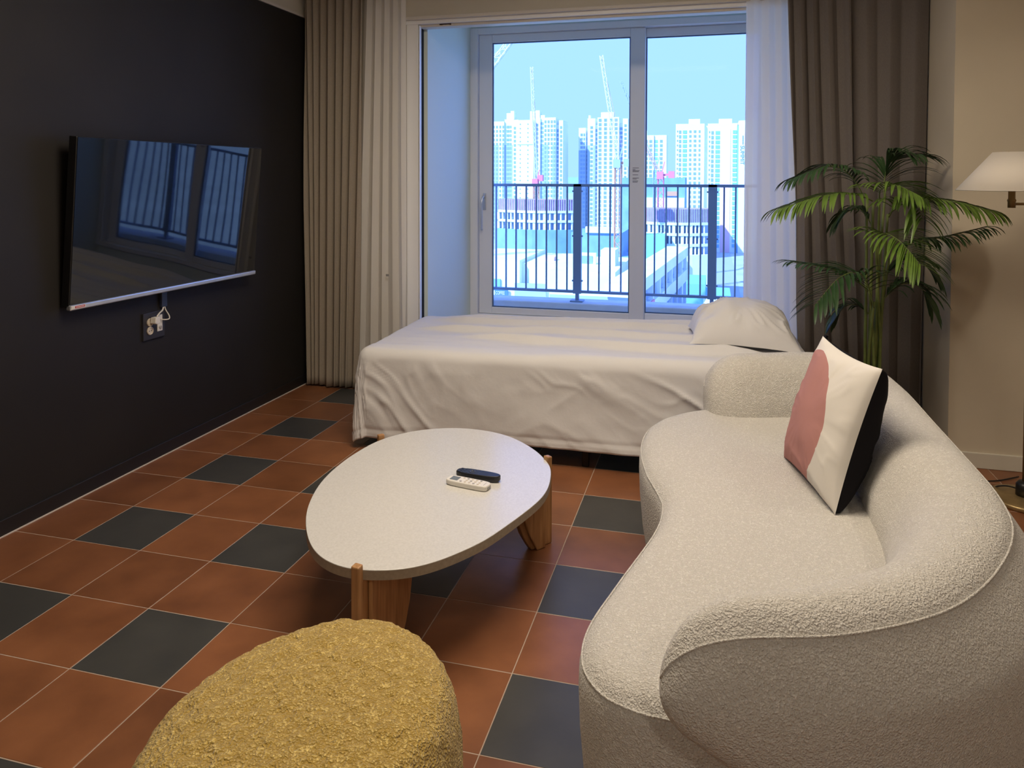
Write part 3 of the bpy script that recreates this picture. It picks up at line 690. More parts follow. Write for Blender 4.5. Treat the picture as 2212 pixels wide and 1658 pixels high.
def table_leg(ox, oy, ang, w=0.20):
    """upright leaf-shaped board, outer edge at (ox, oy), running inwards along ang"""
    M4 = Matrix.Translation((ox - TO[0], oy - TO[1], 0)) @ Matrix.Rotation(ang, 4, 'Z') @ Matrix.Rotation(PI / 2, 4, 'X')
    def leaf(w0, wtop, ztop): 
        pts = [(-0.012, 0.0), (-0.012, 0.328 if ztop > .3 else ztop)]
        if ztop > .3: pts += [(0.010, 0.330), (0.012, 0.286)]
        pts += [(wtop, 0.286 if ztop > .3 else ztop), (wtop - .004, 0.20), (wtop - .018, 0.13), (wtop - .04, 0.07), (wtop - .07, 0.02), (wtop - .085, 0.0)]
        return pts
    lg = MB().prism(leaf(0.055, w, 0.33)[::-1], -0.013, 0.013, mtx=M4).build('leg', M_wood, tab, bevel=0.004)
    for s_ in (-1, 1):
        a = 0.013 if s_ > 0 else -0.027
        pts = [(0.030, 0.0), (0.030, 0.286), (w - .022, 0.286), (w - .026, 0.20), (w - .04, 0.13), (w - .062, 0.07), (w - .09, 0.02), (w - .10, 0.0)]
        MB().prism(pts[::-1], a, a + .014, mtx=M4).build('side_board', M_wood, lg, bevel=0.004)
table_leg(1.708, -0.453, math.radians(80), 0.26)
table_leg(2.036, 0.448, math.radians(232), 0.17)
table_leg(1.330, 0.500, math.radians(-45), 0.20)

# ---- remote controls
def remote(name, c, ang, L, W, H, m, label, kind):
    r = empty(name, c, ang, label=label, cat='remote control')
    n_ = 26; pts = []
    for k in range(n_):
        t = 2 * PI * k / n_; ex = 5 if kind == 'ac' else 3
        cx = math.copysign(abs(math.cos(t)) ** (2 / ex), math.cos(t)); sy = math.copysign(abs(math.sin(t)) ** (2 / ex), math.sin(t))
        wv = W / 2 * (1 - (0.0 if kind == 'ac' else 0.10) * cx)
        pts.append((L / 2 * cx, wv * sy))
    b = MB(); zz = [(0, .90), (H * .25, 1.0), (H * .8, 1.0), (H * .96, .965), (H, .90)]
    for z, s_ in zz: b.v += [(x * (1 if s_ > .99 else 1 - (1 - s_) * .4), y * s_, z + (0.0016 + 0.003 * (x / L) if kind == 'tv' else 0) + (0.0 if z else 0)) for x, y in pts]
    for k in range(len(zz) - 1): b.f += [(k * n_ + a, k * n_ + (a + 1) % n_, (k + 1) * n_ + (a + 1) % n_, (k + 1) * n_ + a) for a in range(n_)]
    b.f.append(tuple(range(n_))[::-1]); b.f.append(tuple((len(zz) - 1) * n_ + a for a in range(n_)))
    b.build('remote_body', m, r, bevel=0.001, smooth=False)
    return r
rw = remote('remote_control', (1.824, 0.142, 0.3158), math.radians(-10), 0.160, 0.050, 0.018, M_whiteplastic, 'white air-conditioner remote with small grey display on coffee table', 'ac')
MB().box((-.066, -.015, .0175), (-.036, .015, .0186)).build('display', M_lcd, rw)
MB().box((.0785, -.012, .005), (.0807, .012, .013)).build('end_slot', M_greybtn, rw)
for i in range(5):
    for j in range(3):
        if i == 0 and j == 1: continue
        MB().lathe([(0.0, .0175), (.0042, .0175), (.0042, .0192), (.0032, .0196), (0, .0196)], 12, c=(-.022 + i * .0165, -.014 + j * .014)).build('button', M_greybtn if (i + j) % 3 == 0 else M_beigeplastic, rw, smooth=True)
MB().box((.064, -.012, .0175), (.0655, .012, .0185)).build('print_line', M_greybtn, rw)
rb = remote('remote_control', (1.838, 0.212, 0.3158), math.radians(-8), 0.168, 0.046, 0.020, M_remoteblk, 'black television remote with many buttons behind the white remote', 'tv')
for i in range(9):
    for j in range(3):
        if i == 3 or (i in (2, 4) and j == 1): continue
        MB().box((-.068 + i * .0148 - .004, -.0125 + j * .0125 - .0035, .0185), (-.068 + i * .0148 + .004, -.0125 + j * .0125 + .0035, .0218)).build('button', M_bluebtn, rb, bevel=0.001)
MB().lathe([(0.0, .019), (.012, .019), (.012, .0218), (.0105, .0225), (.0055, .0225), (.005, .021), (0, .021)], 24, c=(-.068 + 3 * .0148, 0)).build('ring_button', M_bluebtn, rb, smooth=True)

# ================================================================== OTTOMAN
ot = empty('ottoman', (1.94, -1.105, 0), label='mustard yellow boucle pouf in front of the coffee table', cat='ottoman')
n_ = 220
ang = np.linspace(0, 2 * PI, n_, endpoint=False)[:, None]
prof = spline([(0.80, 0.0), (0.93, 0.02), (0.985, 0.09), (1.0, 0.18), (0.995, 0.27), (0.965, 0.335), (0.90, 0.383), (0.80, 0.405), (0.62, 0.417), (0.40, 0.422), (0.2, 0.424), (0.0, 0.425)], 110, False)
rr = prof[None, :, 0]; zz = prof[None, :, 1]
rx = 0.262; ry_ = 0.318
shape = 1 + 0.05 * np.cos(2 * (ang - 0.6)) + 0.02 * np.cos(3 * ang + 1.0)
X = rx * rr * shape * np.cos(ang); Y = ry_ * rr * shape * np.sin(ang); zz = zz * 1.10; Z = zz + 0 * ang
fz = vnoise(X * 55, Y * 55, Z * 55) * 0.0035 + vnoise(X * 120 + 9, Y * 120, Z * 120) * 0.0018
sclr = 1 + fz / 0.32
P = np.stack([X * sclr, Y * sclr, np.maximum(Z + fz * np.clip((0.99 - rr) * 4, 0, 1), 0.0)], -1)
grid_mesh('pouf_body', P, M_yell, ot, closed_u=True)
MB().lathe([(0.17, 0.0), (0.17, 0.008)], 24).build('base', M_blkplastic, ot)

# ================================================================== FLOOR LAMP
lp = empty('floor_lamp', (3.925, 1.315, 0), label='antique brass swing-arm floor lamp with cream cone shade', cat='floor lamp')
def lpart(name, mb, m, smooth=True, bevel=0): return mb.build(name, m, lp, smooth=smooth, bevel=bevel)
lpart('base', MB().lathe([(0.0, 0.0), (0.135, 0.0), (0.138, 0.006), (0.138, 0.016), (0.132, 0.022), (0.06, 0.028), (0.0, 0.03)], 48), M_gold)
lpart('collar', MB().lathe([(0.0, 0.026), (0.036, 0.026), (0.036, 0.075), (0.026, 0.088), (0.0, 0.09)], 28), M_blkplastic)
lpart('pole', MB().lathe([(0.0, 0.07), (0.0125, 0.07), (0.0125, 1.235), (0.0, 1.235)], 24), M_gold)
lpart('pole_cap', MB().lathe([(0.0, 1.22), (0.017, 1.22), (0.019, 1.228), (0.017, 1.238), (0.013, 1.242), (0.013, 1.262), (0.016, 1.266), (0.016, 1.276), (0.0, 1.28)], 24), M_gold)
SXo, SYo = -0.085, -0.03
lpart('swing_arm', MB().tube([(0, 0, 1.268), (SXo, SYo, 1.268)], 0.0055, 10), M_gold)
lpart('lamp_stem', MB().lathe([(0.0, 1.252), (0.0145, 1.252), (0.0145, 1.278), (0.0165, 1.28), (0.0165, 1.286), (0.013, 1.29), (0.013, 1.40), (0.0, 1.40)], 24, c=(SXo, SYo)), M_gold)
lpart('bulb', MB().lathe([(0.0, 1.40), (0.012, 1.40), (0.018, 1.415), (0.026, 1.435), (0.024, 1.452), (0.012, 1.464), (0.0, 1.467)], 20, c=(SXo, SYo)), M_whiteplastic)
sh = lpart('lamp_shade', MB().lathe([(0.205, 1.325), (0.072, 1.485)], 64, c=(SXo, SYo)), M_shade)
sh.data.polygons[-1].use_smooth = False
bm = bmesh.new(); bm.from_mesh(sh.data); bmesh.ops.delete(bm, geom=[f for f in bm.faces if len(f.verts) > 4], context='FACES'); bm.to_mesh(sh.data); bm.free()
s_ = sh.modifiers.new('solid', 'SOLIDIFY'); s_.thickness = 0.002
MB().tube([(SXo + .2045 * math.cos(t), SYo + .2045 * math.sin(t), 1.3255) for t in np.linspace(0, 2 * PI, 65)], 0.0016, 6, False).build('rim', M_frame, sh, smooth=True)
sp_ = MB()
for k in range(3):
    t = 2 * PI * k / 3; sp_.bar((SXo, SYo, 1.478), (SXo + .073 * math.cos(t), SYo + .073 * math.sin(t), 1.483), 0.003)
sp_.build('spider', M_gold, sh)
ft = empty('foot_switch', (3.80, 1.40, 0.0), label='round black foot switch on the floor by the lamp base', cat='switch')
MB().lathe([(0.0, 0.0), (0.042, 0.0), (0.043, 0.012), (0.034, 0.022), (0.016, 0.026), (0.0, 0.027)], 28).build('switch_body', M_blkplastic, ft, smooth=True)
MB().lathe([(0.0, 0.026), (0.011, 0.026), (0.010, 0.033), (0.0, 0.034)], 16).build('press_button', M_blkplastic, ft, smooth=True)
cdl = spline([(0.036, 0.0, 0.018), (0.05, -.01, 0.03), (0.075, -.04, 0.045), (0.1, -.075, 0.05)], 16, False)
MB().tube([tuple(q) for q in cdl], 0.003, 8).build('cord', M_blkplastic, ft, smooth=True)
cdl = spline([(-0.036, 0.0, 0.016), (-0.055, 0.01, 0.028), (-0.06, 0.04, 0.03), (-0.03, 0.07, 0.012), (0.03, 0.10, 0.006), (0.10, 0.13, 0.005), (0.2, 0.2, 0.005)], 30, False)
MB().tube([tuple(q) for q in cdl], 0.003, 8).build('cord', M_blkplastic, ft, smooth=True)

# ================================================================== PALM
pm = empty('potted_palm', (3.375, 1.57, 0), label='artificial palm with arching fronds in front of the grey-brown drapes', cat='plant')
PO = Vector((3.375, 1.57, 0))
MB().lathe([(0.0, 0.0), (0.085, 0.0), (0.095, 0.02), (0.115, 0.22), (0.122, 0.23), (0.122, 0.245), (0.108, 0.245), (0.105, 0.21), (0.0, 0.21)], 32).build('pot', M_pot, pm, smooth=True)
MB().lathe([(0.0, 0.215), (0.107, 0.215), (0.0, 0.225)], 24).build('soil', M_soil, pm)
stems = [((-.030, .00), (3.332, 1.54), (3.340, 1.60, 1.28), .009), ((-.012, .02), (3.354, 1.56), (3.358, 1.55, 1.26), .0095), ((.006, -.01), (3.371, 1.55), (3.435, 1.68, 1.30), .0095), ((.018, .01), (3.385, 1.57), (3.374, 1.50, 1.28), .009),
         ((.030, .00), (3.398, 1.56), (3.432, 1.60, 1.205), .0095), ((.02, .03), (3.405, 1.58), (3.353, 1.45, 1.06), .008), ((-.02, -.02), (3.345, 1.53), (3.360, 1.50, .80), .009), ((.0, -.03), (3.366, 1.52), (3.345, 1.55, .86), .008), ((.035, .02), (3.40, 1.60), (3.444, 1.62, 0.99), .008)]
for b, mid, top, r in stems:
    c = spline([(b[0], b[1], 0.215), (mid[0] - PO.x, mid[1] - PO.y, 0.508), ((mid[0] * .5 + top[0] * .5) - PO.x, (mid[1] * .5 + top[1] * .5) - PO.y, 0.508 + (top[2] - .508) * .6), (top[0] - PO.x, top[1] - PO.y, top[2])], 18, False)
    MB().tube([tuple(q) for q in c], [r * (1 - .35 * k / 17) for k in range(18)], 7).build('stem', M_stemg, pm, smooth=True)
fronds = [
 ([[3.339, 1.65, 1.28], [3.264, 1.6, 1.39], [3.162, 1.55, 1.432], [2.983, 1.5, 1.366]], 1, 24, .15, .75),
 ([[3.356, 1.55, 1.268], [3.273, 1.483, 1.299], [3.124, 1.417, 1.293], [2.921, 1.35, 1.232]], 0, 26, .17, .85),
 ([[3.435, 1.7, 1.296], [3.441, 1.717, 1.375], [3.462, 1.71, 1.45], [3.54, 1.66, 1.478]], 1, 26, .23, .75),
 ([[3.374, 1.5, 1.277], [3.366, 1.417, 1.327], [3.411, 1.333, 1.343], [3.482, 1.25, 1.299]], 0, 18, .17, .6),
 ([[3.426, 1.55, 1.208], [3.495, 1.467, 1.272], [3.618, 1.383, 1.275], [3.768, 1.3, 1.238]], 0, 26, .18, .85),
 ([[3.416, 1.5, 1.195], [3.441, 1.433, 1.272], [3.491, 1.367, 1.267], [3.508, 1.3, 1.192]], 0, 16, .17, .9),
 ([[3.353, 1.45, 1.062], [3.359, 1.35, 1.129], [3.409, 1.25, 1.103], [3.468, 1.15, 1.011]], 0, 24, .19, .5),
 ([[3.44, 1.6, 0.99], [3.514, 1.533, 1.074], [3.644, 1.467, 1.112], [3.771, 1.4, 1.159]], 1, 22, .16, .85),
 ([[3.348, 1.55, 0.838], [3.256, 1.517, 0.916], [3.137, 1.483, 0.955], [2.99, 1.45, 0.98]], 1, 20, .14, .55),
 ([[3.36, 1.5, 0.771], [3.294, 1.417, 0.93], [3.185, 1.333, 0.93], [3.067, 1.25, 0.807]], 1, 24, .18, .5),
 ([[3.401, 1.6, 0.771], [3.484, 1.6, 0.868], [3.575, 1.6, 0.863], [3.628, 1.6, 0.766]], 1, 18, .16, .7),
 ([[3.41, 1.65, 0.866], [3.491, 1.64, 0.971], [3.573, 1.63, 0.99], [3.641, 1.62, 0.917]], 1, 18, .16, .7),
 ([[3.376, 1.65, 0.706], [3.313, 1.667, 0.756], [3.257, 1.683, 0.735], [3.216, 1.7, 0.665]], 1, 14, .13, .7),
 ([[3.367, 1.6, 1.143], [3.323, 1.6, 1.219], [3.266, 1.6, 1.219], [3.209, 1.6, 1.171]], 1, 14, .14, .8)]
nleaf = 0; fill = {0: MB(), 1: MB()}
def leaflet(b, p0, d, side, sd, t, Lf, droop):
    dv = (side * sd * R_.uniform(.65, .95) + d * (0.35 + 0.6 * t) + Vector((0, 0, .28 - .12 * droop))).normalized()
    n5 = 8; pp = p0.copy(); wmax = 0.0066 * R_.uniform(.85, 1.2); i0 = len(b.v)
    for a in range(n5):
        s2 = a / (n5 - 1); wd = wmax * (math.sin(PI * (0.12 + 0.80 * s2)) ** .8) if a < n5 - 1 else 0.0005
        wv = dv.cross(Vector((0, 0, 1))); wv = wv.normalized() if wv.length > .15 else side.copy()
        nv_ = wv.cross(dv).normalized()
        b.v += [tuple(pp - wv * wd), tuple(pp - nv_ * wd * .35), tuple(pp + wv * wd)]
        pp = pp + dv * (Lf / (n5 - 1)); dv = (dv + Vector((0, 0, -1)) * droop * (0.16 + .34 * s2)).normalized()
    for a in range(n5 - 1):
        o3 = i0 + a * 3; b.f += [(o3, o3 + 1, o3 + 4, o3 + 3), (o3 + 1, o3 + 2, o3 + 5, o3 + 4)]
for pts, dk, nl, ll, droop in fronds:
    c = spline([tuple(Vector(q) - PO) for q in pts], 30, False)
    fr = MB().tube([tuple(q) for q in c], [0.0036 * (1 - .75 * k / 29) for k in range(30)], 5).build('frond', M_stemg, pm, smooth=True)
    nl2 = nl * 2
    for k in range(nl2):
        t = 0.16 + 0.84 * (k // 2 * 2 + 1) / (nl2 + 1); sd = 1 if k % 2 else -1
        x = t * 29; i = min(int(x), 28); p0 = Vector(c[i] + (c[i + 1] - c[i]) * (x - i)); d = Vector(c[min(i + 1, 29)] - c[max(i - 1, 0)]).normalized()
        side = d.cross(Vector((0, 0, 1)))
        side = side.normalized() if side.length > .1 else Vector((1, 0, 0))
        Lf = ll * 1.12 * (0.50 + 0.55 * math.sin(PI * (0.15 + 0.75 * t))) * R_.uniform(.85, 1.12)
        if (k // 2) % 2 == 0 and nleaf < 296:
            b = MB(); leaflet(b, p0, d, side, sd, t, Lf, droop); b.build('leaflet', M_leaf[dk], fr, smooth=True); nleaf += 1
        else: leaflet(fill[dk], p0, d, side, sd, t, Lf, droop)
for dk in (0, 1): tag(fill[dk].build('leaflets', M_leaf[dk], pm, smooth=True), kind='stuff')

# ================================================================== ROOM LIGHTS (ceiling panel, plus unseen downlights added as fill)
M_lens = emit_mat('downlight_lens', (1.0, 0.80, 0.56), 6.0)
def fill_downlight(x, y, pw, label, size=0.16, spread=140):
    r = empty('ceiling_light', (x, y, ZC - .012), label=label, cat='ceiling light')
    MB().lathe([(size / 2, 0.012), (size / 2 + .018, 0.012), (size / 2 + .018, 0.004), (size / 2 + .01, 0.0), (size / 2, 0.004), (size / 2, .012)], 32).build('trim_ring', M_white, r, smooth=True)
    MB().lathe([(0.0, 0.008), (size / 2 - .001, 0.008), (size / 2 - .001, 0.011), (0, 0.011)], 32).build('lens', M_lens, r)
    ld = bpy.data.lights.new('fill_downlight', 'AREA'); ld.shape = 'DISK'; ld.size = size; ld.energy = pw; ld.color = WARM; ld.spread = math.radians(spread)
    lo = bpy.data.objects.new('fill_downlight', ld); COL.objects.link(lo); lo.parent = r; lo.location = (0, 0, -0.004)
def panel_light(x, y, lx, ly, pw, label):
    r = empty('ceiling_light', (x, y, ZC - .05), label=label, cat='ceiling light')
    f = MB(); t = .03
    f.box((-lx / 2 - t, -ly / 2 - t, 0), (lx / 2 + t, -ly / 2, .05)); f.box((-lx / 2 - t, ly / 2, 0), (lx / 2 + t, ly / 2 + t, .05)); f.box((-lx / 2 - t, -ly / 2, 0), (-lx / 2, ly / 2, .05)); f.box((lx / 2, -ly / 2, 0), (lx / 2 + t, ly / 2, .05))
    f.build('panel_frame', M_white, r)
    MB().box((-lx / 2, -ly / 2, .012), (lx / 2, ly / 2, .04)).build('diffuser', M_lens, r)
    ld = bpy.data.lights.new('panel_lamp', 'AREA'); ld.shape = 'RECTANGLE'; ld.size = lx; ld.size_y = ly; ld.energy = pw; ld.color = WARM
    lo = bpy.data.objects.new('panel_lamp', ld); COL.objects.link(lo); lo.parent = r; lo.location = (0, 0, 0.008)
panel_light(2.0, -0.05, 1.6, 0.9, 33, 'wide rectangular ceiling panel above the coffee table')
fill_downlight(4.5, 0.2, 7, 'added unseen downlight above the floor lamp side')  # unseen lamp added to fill the right-hand wall
fill_downlight(1.5, -3.2, 13, 'added unseen downlight at the rear near the black wall', 0.3)  # unseen rear pair added to put warm fill on camera-facing sides
fill_downlight(3.6, -3.2, 13, 'added unseen downlight at the rear on the right-hand side', 0.3)

# ================================================================== OUTSIDE: the city
GZ = -45.0
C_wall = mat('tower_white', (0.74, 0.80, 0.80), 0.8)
C_grey = mat('tower_blue_grey_hazed', (0.36, 0.46, 0.66), 0.8)  # lightened, with distance haze put into the blue-grey
C_win = mat('tower_window_hazed', (0.24, 0.36, 0.52), 0.4)  # window colour raised to carry haze and sky reflection
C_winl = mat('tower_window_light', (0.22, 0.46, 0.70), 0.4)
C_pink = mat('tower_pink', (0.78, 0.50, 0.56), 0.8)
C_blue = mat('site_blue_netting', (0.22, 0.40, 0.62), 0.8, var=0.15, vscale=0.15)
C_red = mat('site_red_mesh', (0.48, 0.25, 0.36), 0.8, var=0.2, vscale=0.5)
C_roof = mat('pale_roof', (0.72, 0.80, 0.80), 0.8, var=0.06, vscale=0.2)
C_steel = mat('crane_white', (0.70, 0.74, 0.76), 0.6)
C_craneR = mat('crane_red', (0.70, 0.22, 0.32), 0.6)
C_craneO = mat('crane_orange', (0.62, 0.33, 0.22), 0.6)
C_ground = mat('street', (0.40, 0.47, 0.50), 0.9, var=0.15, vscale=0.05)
C_text = mat('sign_blue', (0.10, 0.22, 0.42), 0.6)
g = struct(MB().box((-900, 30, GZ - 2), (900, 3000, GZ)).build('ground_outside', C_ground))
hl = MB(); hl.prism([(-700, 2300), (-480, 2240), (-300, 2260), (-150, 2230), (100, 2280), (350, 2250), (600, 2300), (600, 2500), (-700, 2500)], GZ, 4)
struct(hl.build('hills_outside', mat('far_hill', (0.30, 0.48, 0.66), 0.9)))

def tower(name, label, D, x0, x1, zt, depth, blocks, cols, greys=(), roofs=(), fh=3.0, zb=GZ, top_skip=1.0, strips=(), cmat=C_win, nmax=99):
    """blocks: (x0, x1, z_top, y_off) facade masses; cols: (x, width, height) window columns on the facade; greys: (x0,x1,z0,z1) painted panels"""
    t = empty(name, ((x0 + x1) / 2, D, zb), label=label, cat='building')
    O = Vector(t.location)
    def part(nm, mb, m, kind=None):
        o = mb.build(nm, m, t); o.matrix_parent_inverse = Matrix.Translation(-O)
        if kind: o['kind'] = kind
        return o
    for (a, b, z, yo) in blocks: part('facade', MB().box((a, D + yo, zb), (b, D + depth, z)), C_wall)
    for (a, b, z0, z1) in roofs: part('roof_house', MB().box((a, D + 3, z0), (b, D + 10, z1)), C_wall)
    for (a, b, z0, z1, yo) in greys: part('painted_band', MB().box((a, D + yo - .12, z0), (b, D + yo + .05, z1)), C_grey)
    for (a, b, z0, z1, mm, yo) in strips: part('colour_strip', MB().box((a, D + yo - .10, z0), (b, D + yo + .05, z1)), mm)
    wb_ = {}
    for col in cols:
        x, w, hgt, z1, yo = col[:5]; mm = col[5] if len(col) > 5 else cmat; split = len(col) > 6 and col[6]
        bb_ = wb_.setdefault(mm.name, (MB(), mm))[0]
        z = z1 - top_skip * fh; k = 0
        while z - hgt > zb + 2 and k < nmax:
            if split:
                bb_.box((x - w / 2, D + yo - .22, z - hgt), (x - .1, D + yo, z)); bb_.box((x + .1, D + yo - .22, z - hgt), (x + w / 2, D + yo, z))
            else: bb_.box((x - w / 2, D + yo - .22, z - hgt), (x + w / 2, D + yo, z))
            z -= fh; k += 1
    for nm, (mb, mm) in wb_.items(): part('windows', mb, mm, 'stuff')
    return t
# far left pair of towers
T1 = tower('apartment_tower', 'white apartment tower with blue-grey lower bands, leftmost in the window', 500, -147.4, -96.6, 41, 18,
      [(-150, -139, 41.0, 0), (-139, -132.5, 42.5, 1.5), (-132.5, -128.5, 42.0, -.5), (-128.5, -117, 41.5, -3), (-117, -113, 43, 0), (-113, -110, 45, 1.5), (-110, -101.5, 43, -2), (-101.5, -99.5, 38, 1.5), (-99.5, -96.6, 41, -1)],
      [(x, 1.1, 1.7, 41, 0) for x in (-146.5, -144.2, -141.8, -139.6)] + [(-136.5, 2.2, 1.7, 41, 1.5), (-134.5, 1.0, 1.7, 41, 1.5)] + [(-131, 1.4, 1.7, 40, -.5)] + [(-126.5, .6, .7, 42, -3), (-121, .6, .7, 42, -3)] +
      [(-115, 1.2, 1.7, 42, 0), (-111.5, 2.3, 1.8, 43, 1.5)] + [(x, 1.2, 1.8, 44, -2) for x in (-108.8, -106.6, -104.4, -102.4)] + [(-100.5, 1.8, 2, 38, 1.5), (-98, 1.3, 1.8, 40, -1)],
      greys=[(-150, -143, GZ, 24.5, 0), (-140.3, -139, GZ, 24.5, 0), (-139, -132.6, GZ, 24.5, 1.5), (-113, -110, GZ, 24.5, 1.5), (-110, -106.9, GZ, 24.2, -2), (-103.8, -101.5, GZ, 24.2, -2), (-128.5, -117, 24.2, 24.7, -3)],
      roofs=[(-138, -135, 42, 47), (-135, -132.5, 42, 48.5), (-121, -117, 42, 48), (-117, -114, 42, 48.5)], fh=3.0)
T2 = tower('apartment_tower', 'white apartment tower with stepped left side next to the centre window stile', 520, -89.4, -54.4, 43, 18,
      [(-89.4, -84.3, 37, 0), (-84.3, -82.9, 33, 2), (-82.9, -77.5, 43.5, -1), (-77.5, -75.6, 39, 1.5), (-75.6, -60.5, 44.0, -2.5), (-60.5, -58, 40, 1), (-58, -54.4, 43, -1)],
      [(-87.3, 1.6, 1.8, 36, 0, C_win, True), (-85.4, 1.1, 1.8, 36, 0), (-83.6, 1.2, 1.8, 33, 2), (-80, 1.8, 1.8, 41, -1, C_win, True), (-76.5, 1.6, 1.9, 39, 1.5)] + [(x, 1.9, 2.0, 46, -2.5, C_win, True) for x in (-73.8, -70.0, -66.2, -62.6)] + [(-59.3, 1.8, 1.9, 40, 1), (-56.2, 1.6, 1.8, 42, -1, C_win, True)],
      greys=[(-89.4, -84.3, GZ, 21, 0), (-82.9, -81.3, GZ, 24.5, -1), (-78.7, -77.5, GZ, 24.5, -1), (-84.3, -82.9, GZ, 33, 2)],
      roofs=[(-74, -65, 44, 48), (-82.9, -81.5, 43, 46)], fh=3.0)
T3 = tower('apartment_tower', 'hazy white apartment tower just right of the centre window stile', 700, -60, -38.4, 41, 18,
      [(-64, -50, 41.5, 0), (-50, -46, 41.5, 1.5), (-46, -38.4, 41.5, 0)],
      [(-57, 2.6, 2.6, 41, 0, C_win, True), (-53, 2.6, 2.6, 41, 0, C_win, True), (-48, 3.0, 2.8, 41, 1.5, C_winl), (-43.3, 2.4, 2.6, 41, 0, C_win, True)], roofs=[(-64, -56.5, 41, 46)], fh=4.0)
w4 = [(-18.5, .9, 1.2), (-16.4, 2.0, 2.0), (-12.3, 3.6, 2.1), (-8.3, 1.8, 1.6), (-4.6, 1.8, 1.6)]
cols4 = [(-18.7, .8, 1.1, 33.8, 0), (-16.7, 1.9, 1.9, 33.8, 0), (-13.2, 3.2, 2.0, 33.8, 0, C_winl), (-9.6, 1.7, 1.5, 33.8, 0), (-6.3, 1.7, 1.5, 33.8, 0), (-3.2, 1.4, 1.5, 33.8, 0)]
cols4b = [(x + 0.0, w, h, 33.2, -2) + ex for x, w, h, *ex in [(1.2, .8, 1.2), (3.3, 2.0, 2.0), (7.3, 3.9, 2.2), (11.6, 1.9, 1.6), (15.2, 2.0, 1.7), (19.2, 2.0, 1.6), (23.0, 2.0, 1.6)] for ex in [()]]
T4 = tower('apartment_tower', 'white apartment block with pink stripe and lettered end wall beside the sheer', 480, -19.9, 24, 36, 20,
      [(-19.9, -2.2, 35.8, 0), (-2.2, -0.2, 34.5, 2.5), (-0.2, 17.6, 35.6, -2), (17.6, 18.4, 35, 0), (18.4, 29, 37.0, -5)],
      [(-18.9, .6, .9, 34.6, 0), (-17.5, 1.1, 1.8, 34.6, 0), (-15, 2.2, 1.9, 34.6, 0, C_winl), (-12.3, 1.2, 1.4, 34.6, 0), (-9.6, 1.5, 1.4, 34.6, 0), (-7.0, 1.1, 1.4, 34.6, 0)][:0] +
      [(-18.8, .6, 1.0, 34.6, 0), (-17.2, 1.3, 1.9, 34.6, 0), (-14.2, 2.5, 2.0, 34.6, 0, C_winl), (-10.9, 1.3, 1.5, 34.6, 0), (-8.0, 1.5, 1.5, 34.6, 0), (-5.2, 1.0, 1.5, 34.6, 0)] +
      [(0.9, .6, 1.1, 33.8, -2), (2.7, 1.4, 2.0, 33.8, -2), (5.9, 2.6, 2.1, 33.8, -2, C_winl), (9.3, 1.5, 1.6, 33.8, -2), (12.3, 1.6, 1.6, 33.8, -2), ] +
      [], fh=2.95, strips=[], roofs=[(-12, -5, 35.8, 39), (6.5, 14.5, 35.6, 38.8)])
# right part of the same block: balcony column, pale-blue stair strip, pink strip
def t4p(nm, mb, m, kind=None):
    o = mb.build(nm, m, T4); o.matrix_parent_inverse = Matrix.Translation(-Vector(T4.location))
    if kind: o['kind'] = kind
t4p('pink_strip', MB().box((7.9, 477.75, GZ), (13.6, 478.05, 32.0)), C_pink)
wx = MB(); wy = MB()
z = 31.2
while z > GZ + 3:
    wx.box((15.0, 477.7, z - 2.0), (17.3, 478, z)); z -= 2.95
t4p('balcony_windows', wx, C_winl, 'stuff')
t4p('stair_strip', MB().box((17.45, 477.6, GZ), (18.39, 478.1, 34.0)), C_winl)
fc = bpy.data.curves.new('summit', 'FONT'); fc.body = 'SUMMIT'; fc.size = 3.3; fc.extrude = 0.05
fo = bpy.data.objects.new('wall_lettering', fc); COL.objects.link(fo)
bpy.context.view_layer.update()
meT = bpy.data.meshes.new_from_object(fo); bpy.data.objects.remove(fo)
lo = link('wall_lettering', meT, C_text, T4)
meT.transform(Matrix.Translation((19.5, 474.9, 21.6)) @ Matrix.Rotation(PI / 2, 4, 'X') @ Matrix.Rotation(-PI / 2, 4, 'Z'))
lo.matrix_parent_inverse = Matrix.Translation(-Vector(T4.location))
sm_ = MB(); z = 27.6
for k in range(9): sm_.box((20.6, 474.85, z - .38), (21.2, 474.95, z)); z -= .62
t4p('small_lettering', sm_, C_text)

